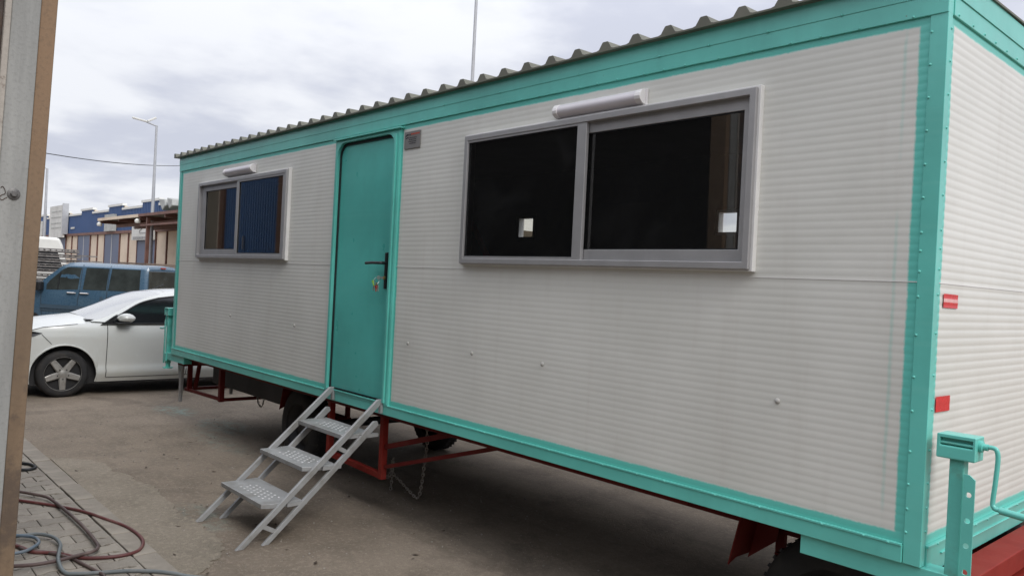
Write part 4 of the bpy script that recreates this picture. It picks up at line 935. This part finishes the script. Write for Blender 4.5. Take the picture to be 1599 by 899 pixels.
sg = MB().box(X(3.75), X(8.2), WYF-.42, WYF-.3, 3.75, 6.2).build('tall_sign', 'sign_white', wh, label='tall white sign board with faded lettering')
m = MB(); lines(m, 4.4, 7.6, WYF-.42, (5.75, 5.3, 4.85, 4.5), .1); m.build('faded_lettering', 'sign_grey', sg)
MB().box(X(8.2), X(8.32), WYF-.5, WYF-.1, 4.0, 6.3).build('sign_post', 'pole_grey', sg)
MB().box(X(18.72), X(20.7), WYF-.3, WYF-.1, 4.03, 5.1).build('grey_board', 'sign_grey', wh)
MB().box(X(-2.4), X(-.1), WYF-.4, WYF-.12, 3.9, 5.2).build('white_board', 'sign_white', wh)
sg = MB().box(X(24.8), X(28.3), WYF-.35, WYF-.12, 3.4, 4.42).build('service_sign', 'sign_white', wh, label='white sign with a faint car drawing and a text line')
m = MB(); yy = WYF-.35; lines(m, 25.1, 28.0, yy, (3.52,), .14, .08); lines(m, 25.1, 26.4, yy, (4.26, 4.14), .07, .06)
P = [(26.3, 3.95), (26.6, 4.0), (26.9, 4.18), (27.5, 4.18), (27.8, 4.0), (28.05, 3.95), (28.05, 3.8), (26.3, 3.8), (26.3, 3.95)]
for (a, b), (c, d) in zip(P, P[1:]): m.bar((X(a), yy-.008, b), (X(c), yy-.008, d), .03, .04, upv=(0, 1, 0))
m.build('sign_print', 'print_grey', sg)
m = MB(); lines(m, 9.0, 10.2, WYF-.06, (4.45,), .13, .06); m.build('wall_lettering', 'sign_white', wh)
fl = MB(); fl.prism([(31.6, 5.45), (32.6, 5.38), (32.75, 5.05), (32.3, 4.8)], -1.1, -.2, lambda a, b, d: (X(a), WYF+d, b)); fl.build('extractor_hood', 'sign_grey', wh, bevel=.05)
fl = MB(); fl.prism([(32.9, 5.45), (33.7, 5.35), (33.8, 5.0), (33.3, 4.85)], -1.1, -.2, lambda a, b, d: (X(a), WYF+d, b)); fl.build('extractor_hood', 'sign_grey', wh, bevel=.05)
m = MB(); m.tube([(X(32.6), WYF+1, 5.3), (X(32.6), WYF+1, 6.1)], .06, 6); m.bar((X(32.4), WYF+1, 5.9), (X(32.85), WYF+1, 6.15), .08, .2); m.build('roof_beacon', 'sign_grey', wh)

cn = thing('canopy', 'flat brown steel canopy with cream edge standing before the warehouse', 'canopy', (-37, 9.5, 0))
MB().box(-43.7, -30, 7.93, 11.0, 4.2, 4.27).build('canopy_roof', 'roof_sheet', cn); MB().box(-43.75, -37.0, 7.88, 7.93, 4.13, 4.27).build('canopy_edge', 'cream', cn); MB().box(-37.0, -30, 7.88, 7.93, 4.15, 4.27).build('canopy_edge', 'brown_steel', cn)
for x in (-43.6, -40.3, -37.0, -33.6, -30.2): MB().box(x-.06, x+.06, 7.95, 11.0, 4.02, 4.2).build('canopy_beam', 'brown_steel', cn)
for y in (8.8, 9.7, 10.5): MB().box(-43.6, -30, y-.05, y+.05, 3.86, 4.02).build('canopy_purlin', 'brown_steel', cn)
MB().box(-37.0, -30, 7.98, 8.06, 3.72, 3.80).build('canopy_purlin', 'brown_steel', cn)
for x in (-36.15, -30.4): MB().box(x-.07, x+.07, 8.0, 8.14, 0, 4.1).build('canopy_column', 'brown_steel', cn)
for x in (-43.4, -37.1): MB().lathe([(.0001, 3.85), (.12, 3.87), (.14, 3.98), (.06, 4.06)], lambda a, b, d: (x+a, 7.9+b, d), 12).build('canopy_lamp', 'roof_white', cn, smooth=40)

# ------------------------------------------------------------------ lamp posts and cable
def pole(name, x, y, h, r0, r1, label, group=None):
    o = thing(name, label, 'lamp post', (x, y, 0), group=group); m = MB(); m.lathe([(r0*1.6, 0), (r0*1.6, .25), (r0, .3), (r1, h)], lambda a, b, d: (x+a, y+b, d), 12); m.build('pole', 'pole_grey', o, smooth=40); return o
lp = pole('street_lamp', -39.92, 9.4, 8.92, .11, .055, 'tall grey street lamp with two angled lamp heads above the canopy')
MB().tube([(-39.92, 9.4, 8.9), (-40.28, 9.02, 9.09)], .04, 8).build('arm', 'pole_grey', lp)
MB().bar((-40.24, 9.06, 9.10), (-40.75, 8.50, 9.27), .17, .10).build('lamp_head', 'sign_white', lp, bevel=.03); MB().bar((-40.26, 9.06, 9.12), (-40.2, 9.45, 9.36), .17, .10).build('lamp_head', 'sign_white', lp, bevel=.03)
lp = pole('street_lamp', -27.1, 19.13, 16.2, .11, .065, 'thin grey lamp post rising behind the cabin roof'); MB().tube([(-27.1, 19.13, 16.2), (-27.8, 18.6, 16.5)], .04, 8).build('arm', 'pole_grey', lp); MB().bar((-27.7, 18.7, 16.5), (-28.4, 18.1, 16.6), .25, .12).build('lamp_head', 'sign_white', lp)
lp = pole('street_lamp', -67.6, 10.15, 9.0, .13, .08, 'distant grey lamp post in front of the white wall board'); MB().tube([(-67.6, 10.15, 9.0), (-68.2, 9.5, 9.3)], .04, 8).build('arm', 'pole_grey', lp); MB().bar((-68.1, 9.6, 9.3), (-68.7, 8.9, 9.4), .25, .12).build('lamp_head', 'sign_white', lp)
A, B = Vector((-33.2, 3.41, 6.02)), Vector((-45.3, 12.41, 7.77)); D_ = B-A; P = [A+D_*u+Vector((0, 0, .55*(u-.5)**2-.14)) for u in [-.8+.1*k for k in range(30)]]
tag(MB().tube(P, .018, 5).build('overhead_cable', 'wire'), 'thin black overhead cable sagging across the sky', 'cable')

# ------------------------------------------------------------------ workshop that the cabin faces (seen mirrored in its windows)
ws = thing('workshop_building', 'open-fronted workshop with blue door facing the cabin, mirrored in its windows', 'building', (-14, -9, 0))
MB().box(-26, -2.86, -13, -12.8, 0, 4.2).build('back_wall', 'workshop_inside', ws); MB().box(-26, -25.8, -12.8, -2.9, 0, 4.2).build('side_wall', 'workshop_inside', ws); MB().box(-3.05, -2.86, -12.8, -3.0, 0, 4.2).build('side_wall', 'workshop_inside', ws)
MB().box(-26.2, -2.7, -13.2, -2.95, 4.2, 4.35).build('roof', 'workshop_inside', ws); MB().box(-26, -3.06, -12.8, -2.9, .002, .012).build('floor_slab', 'concrete_floor', ws)
MB().box(-26, -10.4, -3.15, -2.98, 0, 4.2).build('backing_wall', 'workshop_inside', ws)
MB().box(-18, -14.72, -2.97, -2.9, .1, 3.9).build('wall_panel', 'olive', ws); MB().box(-14.70, -14.62, -2.97, -2.86, 0, 4.1).build('trim', 'cream', ws); MB().box(-14.6, -14.38, -2.97, -2.84, 0, 4.1).build('column', 'wood', ws)
dm = MB(); n = 24
for k in range(n): x0 = -14.36+2.5*k/n; dm.box(x0, x0+2.5/n*.62, -2.97, -2.88, .1, 4.0); dm.box(x0+2.5/n*.62, x0+2.5/n, -2.97, -2.91, .1, 4.0)
dm.build('blue_door', 'shed_blue', ws); MB().box(-14.36, -13.5, -2.87, -2.85, 2.02, 2.16).build('door_rail', 'wood', ws); MB().box(-13.25, -13.2, -2.86, -2.83, 2.3, 2.55).build('door_pull', 'chrome', ws)
MB().box(-13.6, -13.45, -2.87, -2.84, .1, 2.2).build('trim', 'cream', ws)
MB().box(-11.84, -11.62, -2.97, -2.84, 0, 4.1).build('column', 'wood', ws); MB().box(-11.6, -11.35, -2.97, -2.86, 0, 4.1).build('trim', 'sign_grey', ws); MB().box(-11.34, -10.4, -2.97, -2.9, 0, 4.1).build('wall_panel', 'olive', ws)

nb = thing('added_skylight_blocker', 'unseen grey block added beside the workshop to cut off low sky light', 'building', (14, -14, 0))  # added out of view to block low sky light reaching under the cabin
MB().box(-2.4, 32, -22, -10, 0, 5.6).build('wall', 'sign_grey', nb); MB().box(-2.6, 32.2, -22.2, -9.8, 5.6, 5.8).build('roof', 'roof_sheet', nb)
for x in (1, 8, 15, 22): MB().box(x, x+4, -10.0, -9.93, 0, 4).build('roller_door', 'door_blue', nb)

nc = thing('added_shade_cabin', 'unseen grey flat-roofed cabin added behind the turquoise cabin to shade the ground beneath it', 'cabin', (-5.3, 5.5, 0))  # added unseen behind the cabin to deepen the shade below its chassis
MB().box(-10.0, -.6, 4.3, 6.7, .12, 2.45).build('wall', 'sign_grey', nc); MB().box(-10.05, -.55, 4.25, 6.75, 2.45, 2.52).build('roof', 'roof_sheet', nc); MB().box(-2.2, -1.3, 4.26, 4.31, .2, 2.25).build('door', 'door_blue', nc)
for x in (-8.2, -4.8): MB().box(x, x+1.3, 4.26, 4.31, 1.2, 2.1).build('window', 'car_glass', nc)
for x in (-9.6, -5.3, -1.0):
    for y in (4.5, 6.5): MB().box(x-.2, x+.2, y-.15, y+.15, 0, .12).build('block', 'concrete_kerb', nc)
